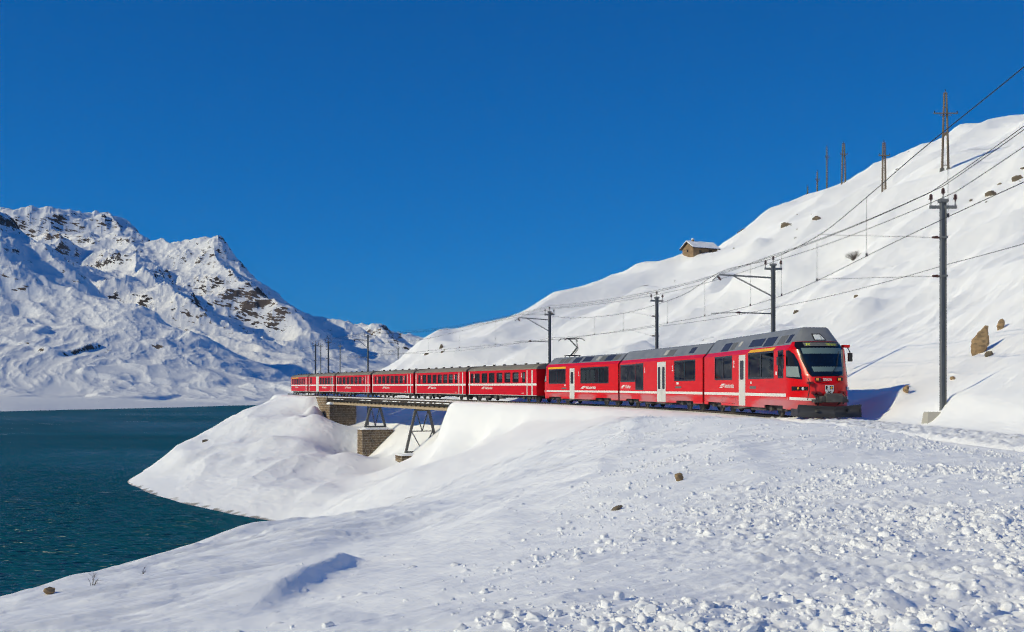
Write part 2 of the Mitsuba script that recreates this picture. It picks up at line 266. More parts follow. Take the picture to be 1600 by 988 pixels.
MPTS = [
-325, 520, -11.9, -266, 533, -11.6, -247, 565, -11.7, -225, 600, -11.7, -200, 640, -11.8, -181, 690, -12, -171, 740, -9.7, -330, 440, -22, -300, 480, -22, -240, 500, -22, -180, 560, -22,
-120, 640, -22, -80, 500, -22, 0, 500, -22, -420, 430, -22, -462, 740, 3.2, -380, 760, -2.4, -341, 780, -3.5, -300, 800, -4.1, -256, 820, -5.3, -220, 840, -6, -204, 880, -1.9, -190, 950,
3.8, -171, 1050, 5.3, -1169, 1700, 335, -1333, 1938, 290, -920, 1550, 276.5, -1049, 1767, 231.5, -700, 1400, 214.9, -798, 1596, 169.9, -647, 1380, 190.3, -738, 1573, 145.3, -582, 1330,
152.7, -663, 1516, 107.7, -480, 1260, 99.1, -547, 1436, 54.1, -372, 1190, 62.4, -424, 1357, 17.4, -280, 1120, 30.8, -319, 1277, -14.2, -656, 1050, 82.8, -530, 1060, 70.3, -605, 1210, 133,
-440, 880, 25.6, -481, 1100, 72.9, -394, 900, 23.3, -393, 1030, 42.6, -339, 890, 12, -300, 960, 18.8, -245, 980, 10, -225, 1060, 6, -550, 880, 31.1, -938, 1950, 268.3, -831, 1900, 237.7,
-752, 1850, 202.6, -686, 1800, 169, -538, 1720, 113.2, -405, 1620, 61.1, -332, 1560, 32.6, -818, 2180, 279.3, -928, 2250, 330.5, -631, 2020, 208.4, -514, 1960, 165.6, -660, 1920, 198.2,
-435, 1880, 111.8, -384, 1860, 81.6, -741, 2080, 247.1, -645, 2150, 262.1, -1041, 2250, 358.6, -338, 1800, 50.9, -284, 1750, 33.1, -1788, 2600, 527.9, -2003, 2912, 417.9, -2414, 3510, 267.9,
-1544, 2600, 471, -1729, 2912, 361, -2084, 3510, 211, -1250, 2500, 428, -1400, 2800, 318, -1688, 3375, 168, -1179, 2450, 411.8, -1320, 2744, 301.8, -1592, 3308, 151.8, -1166, 2480, 429.2,
-1306, 2778, 319.2, -1574, 3348, 169.2, -1140, 2550, 446.1, -1277, 2856, 336.1, -1539, 3442, 186.1, -1047, 2500, 426.4, -1173, 2800, 316.4, -1413, 3375, 166.4, -988, 2450, 401.1, -1107,
2744, 291.1, -1334, 3308, 141.1, -923, 2420, 391.6, -1034, 2710, 281.6, -1246, 3267, 131.6, -848, 2380, 365.8, -950, 2666, 255.8, -1145, 3213, 105.8, -768, 2320, 324.8, -860, 2598, 214.8,
-1037, 3132, 64.8, -719, 2300, 319.1, -805, 2576, 209.1, -971, 3105, 59.1, -681, 2280, 312.1, -763, 2554, 202.1, -919, 3078, 52.1, -646, 2270, 296.5, -724, 2542, 186.5, -872, 3064, 36.5,
-592, 2230, 284.3, -663, 2498, 174.3, -799, 3010, 24.3, -531, 2180, 252.1, -595, 2442, 142.1, -717, 2943, -7.9, -484, 2150, 216.4, -542, 2408, 106.4, -653, 2902, -43.6, -450, 2130, 185.1,
-504, 2386, 75.1, -608, 2876, -74.9, -423, 2150, 162.7, -474, 2408, 52.7, -571, 2902, -97.3, -409, 2220, 141.5, -458, 2486, 31.5, -552, 2997, -118.5, -536, 3300, 203.5, -600, 3696, 133.5,
-502, 3350, 210.8, -562, 3752, 140.8, -461, 3350, 206.6, -516, 3752, 136.6, -425, 3400, 194.8, -476, 3808, 124.8, -382, 3400, 173.5, -428, 3808, 103.5, -339, 3500, 141.4, -380, 3920, 71.4,
-270, 3600, 100.4, -302, 4032, 30.4, -90, 3600, 44.1, -101, 4032, -25.9, -429, 2450, 91.7, -375, 2500, 78, -312, 2500, 67, -255, 2550, 58.8, -195, 2600, 43.6, -455, 2600, 134.7, -405, 2700,
117.8, -350, 2800, 113.4, -290, 2900, 95.7, -458, 3050, 161.5, -388, 3100, 152.5, 0, 900, -5, 0, 1500, 10, 0, 2500, 60, 300, 800, 20, 300, 2000, 80, 800, 3000, 200, 0, 4200, 100, -1500,
5000, 200, 800, 5000, 200, -3000, 5000, 200, -2500, 3500, 300]

PTS = np.array(PTS).reshape(-1, 3)
MPTS = np.array(MPTS).reshape(-1, 3)
def coarse(pts, kernel, smooth, r0, r1, n, a0, a1, m):
    """The surface through the survey points, evaluated on a coarse net and splined in between."""
    f = RBFInterpolator(pts[:, :2], pts[:, 2], kernel=kernel, smoothing=smooth)
    lr, a = np.linspace(math.log(r0), math.log(r1), n), np.radians(np.linspace(a0, a1, m))
    A, B = np.meshgrid(lr, a, indexing='ij')
    z = f(np.c_[(np.exp(A) * np.sin(B)).ravel(), (np.exp(A) * np.cos(B)).ravel()]).reshape(A.shape)
    sp = RectBivariateSpline(lr, a, z, kx=2, ky=2)
    return lambda x, y: sp.ev(np.clip(np.log(np.hypot(x, y) + 1e-9), lr[0], lr[-1]), np.clip(np.arctan2(x, y), a[0], a[-1]))
RBF = coarse(PTS, 'linear', 0.5, 3.0, 332., 260, -180, 180, 480)

def lumps(x, y, cell, seed, dens, rmax=.75, h=.55):
    """Half-buried snow lumps of irregular size: height field in cells."""
    out = np.zeros_like(x)
    ix, iy = np.floor(x / cell), np.floor(y / cell)
    def rnd(a, b, k):
        v = np.sin(a * 127.1 + b * 311.7 + k * 74.7 + seed * 19.19) * 43758.5453
        return v - np.floor(v)
    for a in (-1, 0, 1):
        for b in (-1, 0, 1):
            cx, cy = ix + a, iy + b
            px, py = (cx + rnd(cx, cy, 1)) * cell, (cy + rnd(cx, cy, 2)) * cell
            r = cell * rmax * (.35 + .65 * rnd(cx, cy, 3) ** 1.5)
            dx, dy = x - px, y - py
            ang = rnd(cx, cy, 4) * 6.28
            ex = dx * np.cos(ang) + dy * np.sin(ang)
            ey = -dx * np.sin(ang) + dy * np.cos(ang)
            d = np.maximum(np.abs(ex) * .8 + np.abs(ey) * .55, np.hypot(ex, ey * 1.25) * .95) / r
            hh = h * r * np.maximum(1.1 - np.clip(d, 0, 1.1) ** 2.2, 0) * np.clip(1 + .5 * (ex * np.cos(cx) + ey * np.sin(cy)) / r, .3, 1.7)
            out = np.maximum(out, np.where(rnd(cx, cy, 5) < dens, hh, 0))
    return out

def rubble_field(x, y):
    """How thickly thrown snow lies (0..1): beside the track, from the plough."""
    edge = 0.125 * y - 0.6 + 1.6 * nz(x, y, 6.0, 5, 3)
    a = sst(-1.2, 1.6, x - edge)
    b = 1 - sst(10.4, 11.6, x + .6 * nz(x, y, 3.0, 6, 2))
    c = 1 - sst(40, 52, y)
    return a * b * c

def ground(x, y, fine=True):
    shp = x.shape
    x, y = x.ravel(), y.ravel()
    z = RBF(x, y)
    r = np.hypot(x, y)
    d, i = TTREE.query(np.c_[x, y])
    s = TS[i]
    u = (x - TX[i]) * TNX[i] + (y - TY[i]) * TNY[i]
    # broad natural unevenness
    hill = sst(5, 25, u)
    away = np.where(u > 0, sst(4, 17, u), sst(3, 9, -u))
    z = z + away * (nz(x, y, 24.0, 1, 3) * 4.0 * hill + nz(x, y, 9.0, 2, 3) * (.5 + .6 * hill) * sst(4, 20, r))
    # wind drifts, terraces and scoops on the slope of the hill
    d1, d2 = .80 * x + .60 * y, .80 * y - .60 * x
    far = 1 - .75 * sst(90, 210, r)
    z = z + away * hill * (3.4 * (ridges(d1 * .55, d2 * 1.25, 30.0, 3, 3, 1.6, .38) - .70) + 1.5 * (ridges(d1 * .6, d2 * 1.3, 11.0, 2, 9, 1.6, .4) - .62) * far * (.35 + sst(-.06, .16, nz(x, y, 34, 37, 2))))
    t = nz(x + .4 * y, y, 20, 31, 3)
    z = z + away * hill * 1.5 * (sst(.03, .13, t) - .3) * sst(20, 60, r)
    z = z + away * hill * .75 * ridges(d1 * .5, d2 * 1.4, 4.6, 4, 15) * (1 - .6 * sst(60, 110, r)) * (1 - sst(130, 200, r))
    # wind scoops and small slides on the lake side
    lee = sst(5, 14, -u) * sst(70, 95, r) * sst(-11.4, -8.0, z)
    z = z + lee * (1.5 * (ridges(x * .9 + y * .5, y * .8 - x * .4, 15.0, 3, 71, 1.6, .42) - .4) + .35 * sst(.0, .14, nz(x, y, 8, 72, 3)) - .2)
    # the shoulder of the line
    on = np.where((s > BR0) & (s < BR1), 0.0, 1.0)
    on = np.where(s <= BR0, 1 - sst(BR0 - .6, BR0 + .4, s), sst(BR1 + 4.5, BR1 + 6.0, s))
    left, right = 1 - sst(2.5, 4.6, -u), 1 - sst(1.9, 3.6, u)
    w = on * np.where(u < 0, left, right)
    zc = np.where(s < 1, -.10, -.16)
    z = z * (1 - w) + zc * w
    if fine:
        near = r < 60
        xn, yn = x[near], y[near]
        zn = z[near]
        un, sn = u[near], s[near]
        # foreground: smooth drifts with steeper lee sides, running away to the right
        k = 1 - sst(2.0, 5.0, xn - .1 * yn)
        ramp = (xn * .45 - yn * .12 + 2.4 * nz(xn, yn, 9.0, 11, 2) + .9 * nz(xn, yn, 2.6, 17, 2)) * .55
        fr = ramp - np.floor(ramp)
        saw = np.where(fr < .70, fr / .70, sst(0, 1, (1 - fr) / .30))
        zn = zn + k * .075 * (saw * saw) * sst(12, 20, yn) * (.3 + 1.4 * np.clip(nz(xn, yn, 8, 12, 2) + .5, 0, 1))
        # the one long drift left of the middle
        q = xn - (-2.62 + .10 * np.sin((yn - 10) * .8) + .35 * nz(xn, yn, 1.6, 19, 2)) - (yn - 13.5) * .02
        along = sst(9.6, 12.0, yn) * (1 - sst(15.6, 17.0, yn))
        prof = np.where(q < 0, np.exp(-(q / 1.1) ** 2), np.exp(-(q / .24) ** 2))
        zn = zn + (.20 + .10 * nz(xn, yn, 1.2, 18, 3)) * along * prof
        # sastrugi at the left
        e = np.abs(nz((xn * .8 + yn * .6) * .30, (yn * .8 - xn * .6) * 1.5, .8, 14, 3))
        zn = zn + .48 * np.clip(e - .04, 0, .2) * (1 - sst(-4.2, -2.2, xn)) * sst(8, 11, yn)
        mid = sst(16, 24, yn) * (1 - sst(2.0, 6.0, xn - .05 * yn)) * sst(.0, .14, nz(xn, yn, 7, 51, 2))
        zn = zn + mid * (.34 * np.abs(nz((xn * .7 + yn * .7) * .35, (yn * .7 - xn * .7) * 1.3, 1.1, 52, 3)) + .35 * lumps(xn, yn, .45, 53, .22, .5) )
        zn = zn + .05 * np.abs(nz(xn, yn * .6, .9, 15, 3)) * k * sst(.02, .12, nz(xn, yn, 5, 16, 2))
        # wind ripples and crust
        e1, e2 = xn * .82 + yn * .57, yn * .82 - xn * .57
        calm = .35 + .65 * sst(-.08, .12, nz(xn, yn, 6.0, 81, 2))
        zn = zn + calm * (.095 * ridges(e1 * .35, e2 * 1.5, 1.5, 3, 82) + .012 * ridges(e1 * .5, e2 * 1.6, .32, 2, 84) * (1 - sst(14, 24, yn))) * np.where(un < -2.0, 1, sst(3, 6, un))
        # thrown snow
        rf = rubble_field(xn, yn)
        size = 1 - .65 * sst(9, 24, yn)
        rub = (lumps(xn, yn, .24, 1, .45) * sst(.1, .5, nz(xn, yn, 2.2, 21, 2) + .30) + .8 * lumps(xn, yn, .12, 2, .42) + .9 * lumps(xn, yn, .065, 3, .5))
        zn = zn + rf * size * rub * .72 * sst(.36, .62, nz(xn, yn, 3.4, 24, 4) + .5) + rf * .13 * nz(xn, yn, 1.1, 22, 4)
        stray = lumps(xn, yn, .55, 7, .16, .12, .5) * sst(-6, 0, xn) * (1 - rf) * (un < -2.2) * (yn < 30)
        zn = zn + stray
        # churned strip in the track ahead of the train
        strip = (1 - sst(1.15, 1.4, np.abs(un))) * (sn < 3) * (yn > 14)
        zn = zn + strip * (lumps(xn, yn, .22, 9, .8) * .8 + .16 * nz(xn, yn, .25, 23, 2) + .05)
        zn = zn - .05 * np.exp(-((un + .5) / .10) ** 2) * (sn < 3)
        lip = np.exp(-((un + 1.5) / .12) ** 2) * (sn < 3)
        zn = zn - .15 * lip
        z[near] = zn
    return z.reshape(shp)

def ground_at(x, y, fine=False):
    return float(ground(np.array([float(x)]), np.array([float(y)]), fine)[0])

rr = np.concatenate([np.geomspace(3.2, 55, 800)[:-1], np.geomspace(55, 330, 330)])
aa = np.radians(np.concatenate([np.linspace(-180, -36, 60)[:-1], np.linspace(-36, 32, 720), np.linspace(32, 180, 62)[1:]]))
Rr, Aa = np.meshgrid(rr, aa, indexing='ij')
GX, GY = Rr * np.sin(Aa), Rr * np.cos(Aa)
GZ = ground(GX, GY)
centre = trimesh.Trimesh(np.vstack([np.c_[GX[0], GY[0], GZ[0]], [[0, 0, float(GZ[0].mean())]]]),
                         [[i + 1, i, len(aa)] for i in range(len(aa) - 1)], process=False)
g = grid_mesh(GX, GY, GZ)
if g.face_normals[:1000, 2].mean() < 0:
    g.invert()
put('snow_ground', cat(g, centre), 'snow', smooth=True, label='snow covered ground with embankments, drifts and hillside along the track', kind='structure')

# the lake
WATER = -11.6
xs, ys = np.linspace(-2600, 120, 60), np.concatenate([np.linspace(-150, 300, 40), np.linspace(320, 1000, 30)])
LX, LY = np.meshgrid(xs, ys, indexing='ij')
lk = grid_mesh(LX, LY, LX * 0 + WATER)
if lk.face_normals[0, 2] < 0: lk.invert()
put('lake', lk, 'lake_water', label='wind-ruffled dark teal mountain lake', kind='structure')

# ------------------------------------------------------------------ mountains beyond the lake
MR = coarse(MPTS, 'thin_plate_spline', 100., 428., 6510., 160, -76, 13, 200)
mr = np.geomspace(430, 6500, 620)
ma = np.radians(np.concatenate([np.linspace(-75, -31, 60)[:-1], np.linspace(-31, -4, 560), np.linspace(-4, 12, 40)[1:]]))
Mr, Ma = np.meshgrid(mr, ma, indexing='ij')
MX, MY = Mr * np.sin(Ma), Mr * np.cos(Ma)
MZ = MR(MX.ravel(), MY.ravel()).reshape(MX.shape)
amp = sst(740, 1100, MY) * (.25 + .75 * sst(0, 160, MZ))
wx, wy = MX + 120 * nz(MX, MY, 260, 41), MY + 120 * nz(MX, MY, 260, 42)
ac, al = .94 * wx + .35 * wy, .94 * wy - .35 * wx
upper = sst(1000, 1700, MY)
MZ = MZ + amp * (ridges(wx, wy, 310, 6, 43, 2.0, .44) - .58) * (30 + 56 * upper)
MZ = MZ + amp * (ridges(wx + .4 * wy, wy - .4 * wx, 130, 4, 53, 2.0, .46) - .5) * 17 * sst(780, 1080, MY)
MZ = MZ + sst(640, 820, MY) * (1 - sst(1500, 2000, MY)) * ((ridges(ac * 1.5, al * .6, 60, 4, 57, 2.0, .5) - .5) * 3.2 + 3.5 * (sst(.06, .12, nz(MX, MY, 70, 58, 3)) - .2))
MZ = MZ + sst(560, 760, MY) * (1 - sst(900, 1200, MY)) * (nz(MX, MY, 70, 47, 3) * 6 + np.clip(nz(MX, MY, 40, 48, 3) - .16, 0, 1) * 20)
mm = grid_mesh(MX, MY, MZ)
if mm.face_normals[:1000, 2].mean() < 0: mm.invert()
put('mountains', mm, 'alpine_snow', smooth=False, label='snowy alpine mountains with dark rock faces across the lake', kind='structure')

# ------------------------------------------------------------------ train: paints
def f_red(p, n, uv):
    g = fbm(p.x * 2.0, p.y * 2.0, p.z * 5.0, octaves=3)
    frost = smoothstep(0.40, 0.66, fbm(p.x * 0.45, p.y * 0.45, p.z * 1.6 + 3, octaves=4)) * smoothstep(1.0, 0.7, p.z) + 0.35 * smoothstep(0.55, 0.8, fbm(p.x * 0.7, p.y * 0.7, p.z * 0.8, octaves=4)) * smoothstep(2.2, 0.9, p.z)
    return mix(mix((0.72, 0.002, 0.003), (0.62, 0.002, 0.004), g), (0.50, 0.22, 0.24), frost * 0.75)
def f_red2(p, n, uv):
    g = fbm(p.x * 1.2, p.y * 1.2, p.z * 4.0, octaves=3)
    return mix((0.66, 0.003, 0.012), (0.54, 0.003, 0.012), g)
def f_roof2(p, n, uv):
    g = fbm(p.x * 0.8, p.y * 0.8, p.z * 6.0, octaves=4)
    return mix((0.15, 0.13, 0.105), (0.26, 0.235, 0.20), g)
def f_roof1(p, n, uv):
    g = fbm(p.x * 1.1, p.y * 1.1, p.z * 2.0, octaves=3)
    return mix((0.15, 0.16, 0.18), (0.24, 0.25, 0.265), g)
def f_under(p, n, uv):
    g = fbm(p.x * 5, p.y * 5, p.z * 5, octaves=3)
    return mix((0.02, 0.02, 0.02), (0.12, 0.115, 0.11), g)
def f_plough(p, n, uv):
    g = fbm(p.x * 3, p.y * 3, p.z * 3, octaves=4)
    return mix((0.025, 0.026, 0.031), (0.075, 0.075, 0.083), g)
mat('red_paint', base_color=proc(f_red), roughness=0.25, specular=0.22, clearcoat=0.45, clearcoat_gloss=0.95)
mat('coach_red', base_color=proc(f_red2), roughness=0.35, specular=0.2, clearcoat=0.2, clearcoat_gloss=0.9)
mat('dark_red', base_color=rgb(.16, .006, .012), roughness=0.5)
mat('coach_roof', base_color=proc(f_roof2), roughness=0.75)
mat('grey_roof', base_color=proc(f_roof1), roughness=0.42, metallic=0.0)
mat('white_paint', base_color=rgb(.74, .73, .70), roughness=0.35, specular=0.4)
mat('silver_white', base_color=rgb(.62, .62, .59), roughness=0.4)
mat('yellow_paint', base_color=rgb(.80, .42, .005), roughness=0.4)
mat('black_gloss', base_color=rgb(.008, .008, .01), roughness=0.12, specular=0.5)
mat('black_rubber', base_color=rgb(.015, .015, .017), roughness=0.6)
mat('underframe', base_color=proc(f_under), roughness=0.7)
mat('plough_grey', base_color=proc(f_plough), roughness=0.5, metallic=0.25)
mat('panel_dark', base_color=rgb(.035, .036, .055), roughness=0.4)
mat('panel_grey', base_color=rgb(.13, .13, .125), roughness=0.5)
mat('panel_light', base_color=rgb(.42, .41, .38), roughness=0.5)
mat('seat_cloth', base_color=rgb(.06, .03, .035), roughness=0.9)
mat('inside_grey', base_color=rgb(.20, .21, .20), roughness=0.7)
mat('blind_grey', base_color=rgb(.22, .28, .28), roughness=0.6)
mat('led_green', base_color=rgb(.50, .58, .06), roughness=0.6)
mat('lamp_amber', base_color=rgb(.85, .36, .04), roughness=0.2, clearcoat=1.0)
mat('lamp_white', base_color=rgb(.80, .82, .80), roughness=0.15, clearcoat=1.0)
mat('shield_blue', base_color=rgb(.03, .07, .22), roughness=0.4)
mat('steel_dark', base_color=rgb(.055, .06, .065), roughness=0.5, metallic=0.3)
scene['tinted_glass'] = {'type': 'thindielectric', 'specular_transmittance': rgb(.20, .225, .22), 'specular_reflectance': rgb(.35, .36, .37)}
scene['coach_glass'] = {'type': 'thindielectric', 'specular_transmittance': rgb(.38, .42, .42), 'specular_reflectance': rgb(.35, .36, .37)}
scene['screen_glass'] = {'type': 'thindielectric', 'specular_transmittance': rgb(.8, .86, .85)}

class Car:
    """A vehicle standing on the track: local x runs towards the front of the train, y to the hill, z up from the rail."""
    def __init__(self, name, label, s_rear, s_front, group):
        a, b = on_track(s_rear, -1.33), on_track(s_front, -1.33)
        d = b - a
        self.L = float(np.hypot(*d))
        d /= self.L
        n = np.array([-d[1], d[0]])
        self.M = np.eye(4)
        self.M[:2, 0], self.M[:2, 1], self.M[:2, 3] = d, n, a + 1.33 * n
        self.key = thing(name, label, 'train car', group)
    def put(self, part, mesh, bsdf, smooth=False, parent=None, label=None, kind=None):
        m = mesh.copy()
        m.apply_transform(self.M)
        k = put((parent or self.key) + '__' + part, m, bsdf, smooth=smooth)
        if label or kind:
            tag(k, label, kind=kind)
        return k

def rrect(x0, x1, z0, z1, r=.05):
    r = min(r, (x1 - x0) / 2.2, (z1 - z0) / 2.2)
    return sg.box(x0 + r, z0 + r, x1 - r, z1 - r).buffer(r, quad_segs=3)

W2 = 1.33
def on_side(poly, t, proud=0.0, side=-1, w=W2):
    """A flat polygon in (x, z) as a plate of thickness t whose outer face stands 'proud' of the side wall."""
    m = extrude(poly, t)
    v = m.vertices.copy()
    if side < 0:
        m.vertices = np.c_[v[:, 0], -w - proud + t - v[:, 2], v[:, 1]]
    else:
        m.vertices = np.c_[v[:, 0], w + proud - t + v[:, 2], v[:, 1]]
        m.invert()
    return m

def sheet(poly, y):
    v, f = trimesh.creation.triangulate_polygon(poly, engine='earcut')
    return trimesh.Trimesh(np.c_[v[:, 0], np.full(len(v), y), v[:, 1]], f, process=False)

def text_on(text, h, x, z, proud=.006, bold=True, w=W2, length=None):
    m = meshkit.text_mesh(text, h, .004, bold)
    if length:
        m.apply_scale((length / (m.bounds[1, 0] - m.bounds[0, 0]), 1, 1))
    v = m.vertices.copy()
    m.vertices = np.c_[v[:, 0] + x, -w - proud + .004 - v[:, 2], v[:, 1] + z]
    return m

def logo_on(x, z, h, l):
    """The railway's slanting stripes."""
    out = []
    k = h * .55
    for i, (a, b) in enumerate(((0, .72), (.12, .95), (.42, 1.0))):
        z0 = h * (.0, .34, .70)[i]
        hh = h * (.2, .22, .30)[i]
        out.append(sg.Polygon([(x + a * l + k * z0 / h, z + z0), (x + b * l + k * z0 / h, z + z0), (x + b * l + k * (z0 + hh) / h, z + z0 + hh), (x + a * l + k * (z0 + hh) / h, z + z0 + hh)]))
    out.append(sg.Polygon([(x + .12 * l + k * .34, z + .34 * h), (x + .26 * l + k * .34, z + .34 * h), (x + .60 * l + k, z + h), (x + .42 * l + k, z + h)]))
    return cat([on_side(p, .004, .006) for p in out])

def profile_loft(prof, x0, x1, n=2):
    """An open strip swept along x: prof is a list of (y, z)."""
    p = np.array(prof, float)
    xs = np.linspace(x0, x1, n)
    X, I = np.meshgrid(xs, np.arange(len(p)), indexing='ij')
    return grid_mesh(X, p[I, 0], p[I, 1])

def bogie(car, x, wheelbase=1.9, r=.37):
    parts = []
    for sd in (-1, 1):
        parts += [box(x - wheelbase / 2 - .45, x + wheelbase / 2 + .45, sd * .93 - .06, sd * .93 + .06, .40, .54),
                  box(x - .35, x + .35, sd * .93 - .1, sd * .93 + .1, .28, .66)]
        for a in (-1, 1):
            parts.append(box(x + a * wheelbase / 2 - .16, x + a * wheelbase / 2 + .16, sd * 1.0 - .09, sd * 1.0 + .09, .25, .50))
            c = trimesh.creation.cylinder(.09, .3, sections=10); c.apply_translation((x + a * wheelbase / 2 + .45 * a, sd * .98, .45)); parts.append(c)
    parts.append(box(x - .3, x + .3, -.9, .9, .42, .60))
    b = car.put('bogie', cat(parts), 'underframe')
    for a in (-1, 1):
        w = []
        for sd in (-1, 1):
            c = trimesh.creation.cylinder(r, .11, sections=20)
            c.apply_transform(trimesh.transformations.rotation_matrix(np.pi / 2, (1, 0, 0)))
            c.apply_translation((x + a * wheelbase / 2, sd * .56, r - .03))
            w.append(c)
        ax = trimesh.creation.cylinder(.07, 1.1, sections=8)
        ax.apply_transform(trimesh.transformations.rotation_matrix(np.pi / 2, (1, 0, 0)))
        ax.apply_translation((x + a * wheelbase / 2, 0, r - .03))
        car.put('wheelset', cat(w + [ax]), 'underframe', smooth=40, parent=b)

def seats(car, x0, x1, floor, pitch=1.75):
    ms = []
    x = x0 + .5
    while x < x1 - .5:
        for y in (-.78, .78):
            for dx in (0, .78):
                ms += [box(x + dx - .24, x + dx + .24, y - .46, y + .46, floor + .34, floor + .48)]
            ms += [box(x - .34, x - .24, y - .46, y + .46, floor + .34, floor + 1.15), box(x + 1.02, x + 1.12, y - .46, y + .46, floor + .34, floor + 1.15)]
        x += pitch
    car.put('seating', cat(ms), 'seat_cloth')

# ------------------------------------------------------------------ old passenger coaches
ZS, ZR = 2.96, 3.42
ROOF = [(-1.345, ZS - .03), (-1.34, ZS + .03), (-1.24, ZS + .16), (-1.0, ZS + .29), (-.6, ZS + .41), (0, ZR + .03), (.6, ZS + .41), (1.0, ZS + .29), (1.24, ZS + .16), (1.34, ZS + .03), (1.345, ZS - .03)]
def coach(label, s_rear, s_front, wins, text_x, digits=(), extra=None):
    c = Car('passenger_coach', label, s_rear, s_front, 'red coaches with brown roofs behind the railcar')
    a, b = .10, c.L - .10
    zb = .58
    body = []
    for sd in (-1, 1):
        w = sg.box(a, zb, b, ZS)
        for (x0, x1, z0, z1) in wins:
            w = w.difference(rrect(x0, x1, z0, z1, .07))
        body.append(on_side(w, .05, 0, sd))
    endp = sg.Polygon([(-1.33, zb), (1.33, zb)] + [(y, z) for y, z in ROOF[::-1]][1:-1])
    for x, out in ((a, 0), (b - .05, 1)):
        e = extrude(endp.difference(sg.box(-.40, .95, .40, 2.80)), .05)
        v = e.vertices.copy()
        e.vertices = np.c_[x + v[:, 2], v[:, 0], v[:, 1]]
        body.append(e)
    k = c.put('body', cat(body), 'coach_red')
    c.put('floor', box(a + .06, b - .06, -1.27, 1.27, .86, .95), 'inside_grey')
    c.put('ceiling', box(a + .06, b - .06, -1.26, 1.26, 2.80, 2.84), 'inside_grey')
    r = profile_loft(ROOF, a - .06, b + .06, 8)
    ends = []
    for x in (a - .06, b + .06):
        v, f = trimesh.creation.triangulate_polygon(sg.Polygon(ROOF), engine='earcut')
        ends.append(trimesh.Trimesh(np.c_[np.full(len(v), x), v], f, process=False))
    rk = c.put('roof', cat([r] + ends), 'coach_roof', smooth=30)
    for x in np.arange(1.8, c.L - 1, 2.45):
        m = trimesh.creation.cylinder(.13, .14, sections=10); m.apply_translation((x, -.25, ZR + .06)); c.put('vent', m, 'underframe', parent=rk)
    for x in (a + .03, b - .03):
        for y in (-.62, .62):
            c.put('roof_rib', tube([(x, yy, zz + .012) for yy, zz in ROOF[1:-1]] if y < 0 else [(x - .9 if x > 5 else x + .9, yy, zz + .012) for yy, zz in ROOF[1:-1]], .02, 5), 'coach_roof', parent=rk)
    for sd in (-1, 1):
        c.put('stripe', on_side(sg.box(a + .02, 1.475, b - .02, 1.665), .006, .005, sd), 'white_paint')
        for x0, x1 in ((.30, .52), (13.98, 14.14), (c.L - 1.12, c.L - .86)):
            c.put('door_pillar', on_side(sg.box(x0, .60, x1, 2.84), .010, .010, sd), 'silver_white')
        c.put('sill', on_side(sg.box(a, .56, b, .61), .012, .012, sd), 'silver_white')
    for (x0, x1, z0, z1) in wins:
        ring = rrect(x0 - .02, x1 + .02, z0 - .02, z1 + .02, .08).difference(rrect(x0 + .025, x1 - .025, z0 + .025, z1 - .025, .06))
        if x1 - x0 > .8:
            ring = ring.union(sg.box(x0, z1 - .30, x1, z1 - .27))
        for sd in (-1, 1):
            wk = c.put('window', sheet(rrect(x0, x1, z0, z1, .07), sd * 1.305), 'coach_glass')
            c.put('frame', on_side(ring, .03, .004, sd), 'black_rubber', parent=wk)
    seats(c, 1.6, c.L - 2.0, .95, 1.82)
    c.put('gangway', cat([box(b - .02, b + .24, -.43, .98, .75, 2.9), box(a - .24, a + .02, -.43, .98, .75, 2.9)]), 'black_rubber')
    under = [box(3.9, 5.3, -1.12, -.3, .26, .56), box(6.2, 6.9, -1.15, -.2, .20, .56), box(7.4, 8.1, -1.1, 1.1, .3, .56), box(8.9, 11.0, -.9, .9, .38, .56), box(.3, c.L - .3, -.5, .5, .48, .58),
             box(-.05, .3, -.2, .2, .6, .8), box(c.L - .3, c.L + .05, -.2, .2, .6, .8)]
    c.put('underfloor_box', cat(under), 'underframe')
    bogie(c, 2.3); bogie(c, c.L - 2.3)
    c.put('lettering', cat([logo_on(text_x, 1.13, .24, .80), text_on('Rhätische Bahn', .22, text_x + 1.02, 1.13, length=1.75)]), 'white_paint')
    for t, x in digits:
        c.put('class_number', text_on(t, .34, x, 2.25), 'white_paint')
    c.put('coach_number', text_on('B 2460', .10, c.L - 3.2, .72, bold=False), 'white_paint')
    if extra:
        extra(c)
    return c

WZ0, WZ1 = 1.76, 2.68
def wins_c1():
    return [(.72, 1.42, WZ0, WZ1)] + [(1.80 + i * 1.83, 3.08 + i * 1.83, WZ0, WZ1) for i in range(6)] + [(13.06, 13.62, WZ0, WZ1)]
def wins_c2():
    return [(1.2, 1.95, WZ0, WZ1)] + [(2.70 + i * 1.68, 3.86 + i * 1.68, WZ0, WZ1) for i in range(6)] + [(12.95, 13.6, WZ0, WZ1)]
SJ = [45.7, 61.8, 62.3, 78.4, 78.9, 95.0, 95.6, 111.65, 112.2, 128.25, 128.9, 144.95]
coach('red second class coach nearest the railcar, white stripe under its eight windows', SJ[1], SJ[0], wins_c1(), 3.48, (('1', 1.48), ('2', 12.72)))
coach('second red coach behind the railcar, over the near end of the bridge', SJ[3], SJ[2], wins_c2(), 4.4, (('1', 2.1), ('2', 12.6)))
coach('third red coach behind the railcar, above the taller trestle of the bridge', SJ[5], SJ[4], wins_c2(), 4.4, (('1', 2.1), ('2', 12.6)))
coach('fourth red coach behind the railcar, above the stepped stone pier and the shorter trestle', SJ[7], SJ[6], wins_c1(), 4.6, (('1', 1.48), ('2', 12.72)))
def baggage(c):
    for sd in (-1, 1):
        c.put('door', on_side(sg.box(5.05, .58, 6.75, 2.93), .02, .03, sd), 'silver_white', label='pale sliding door')
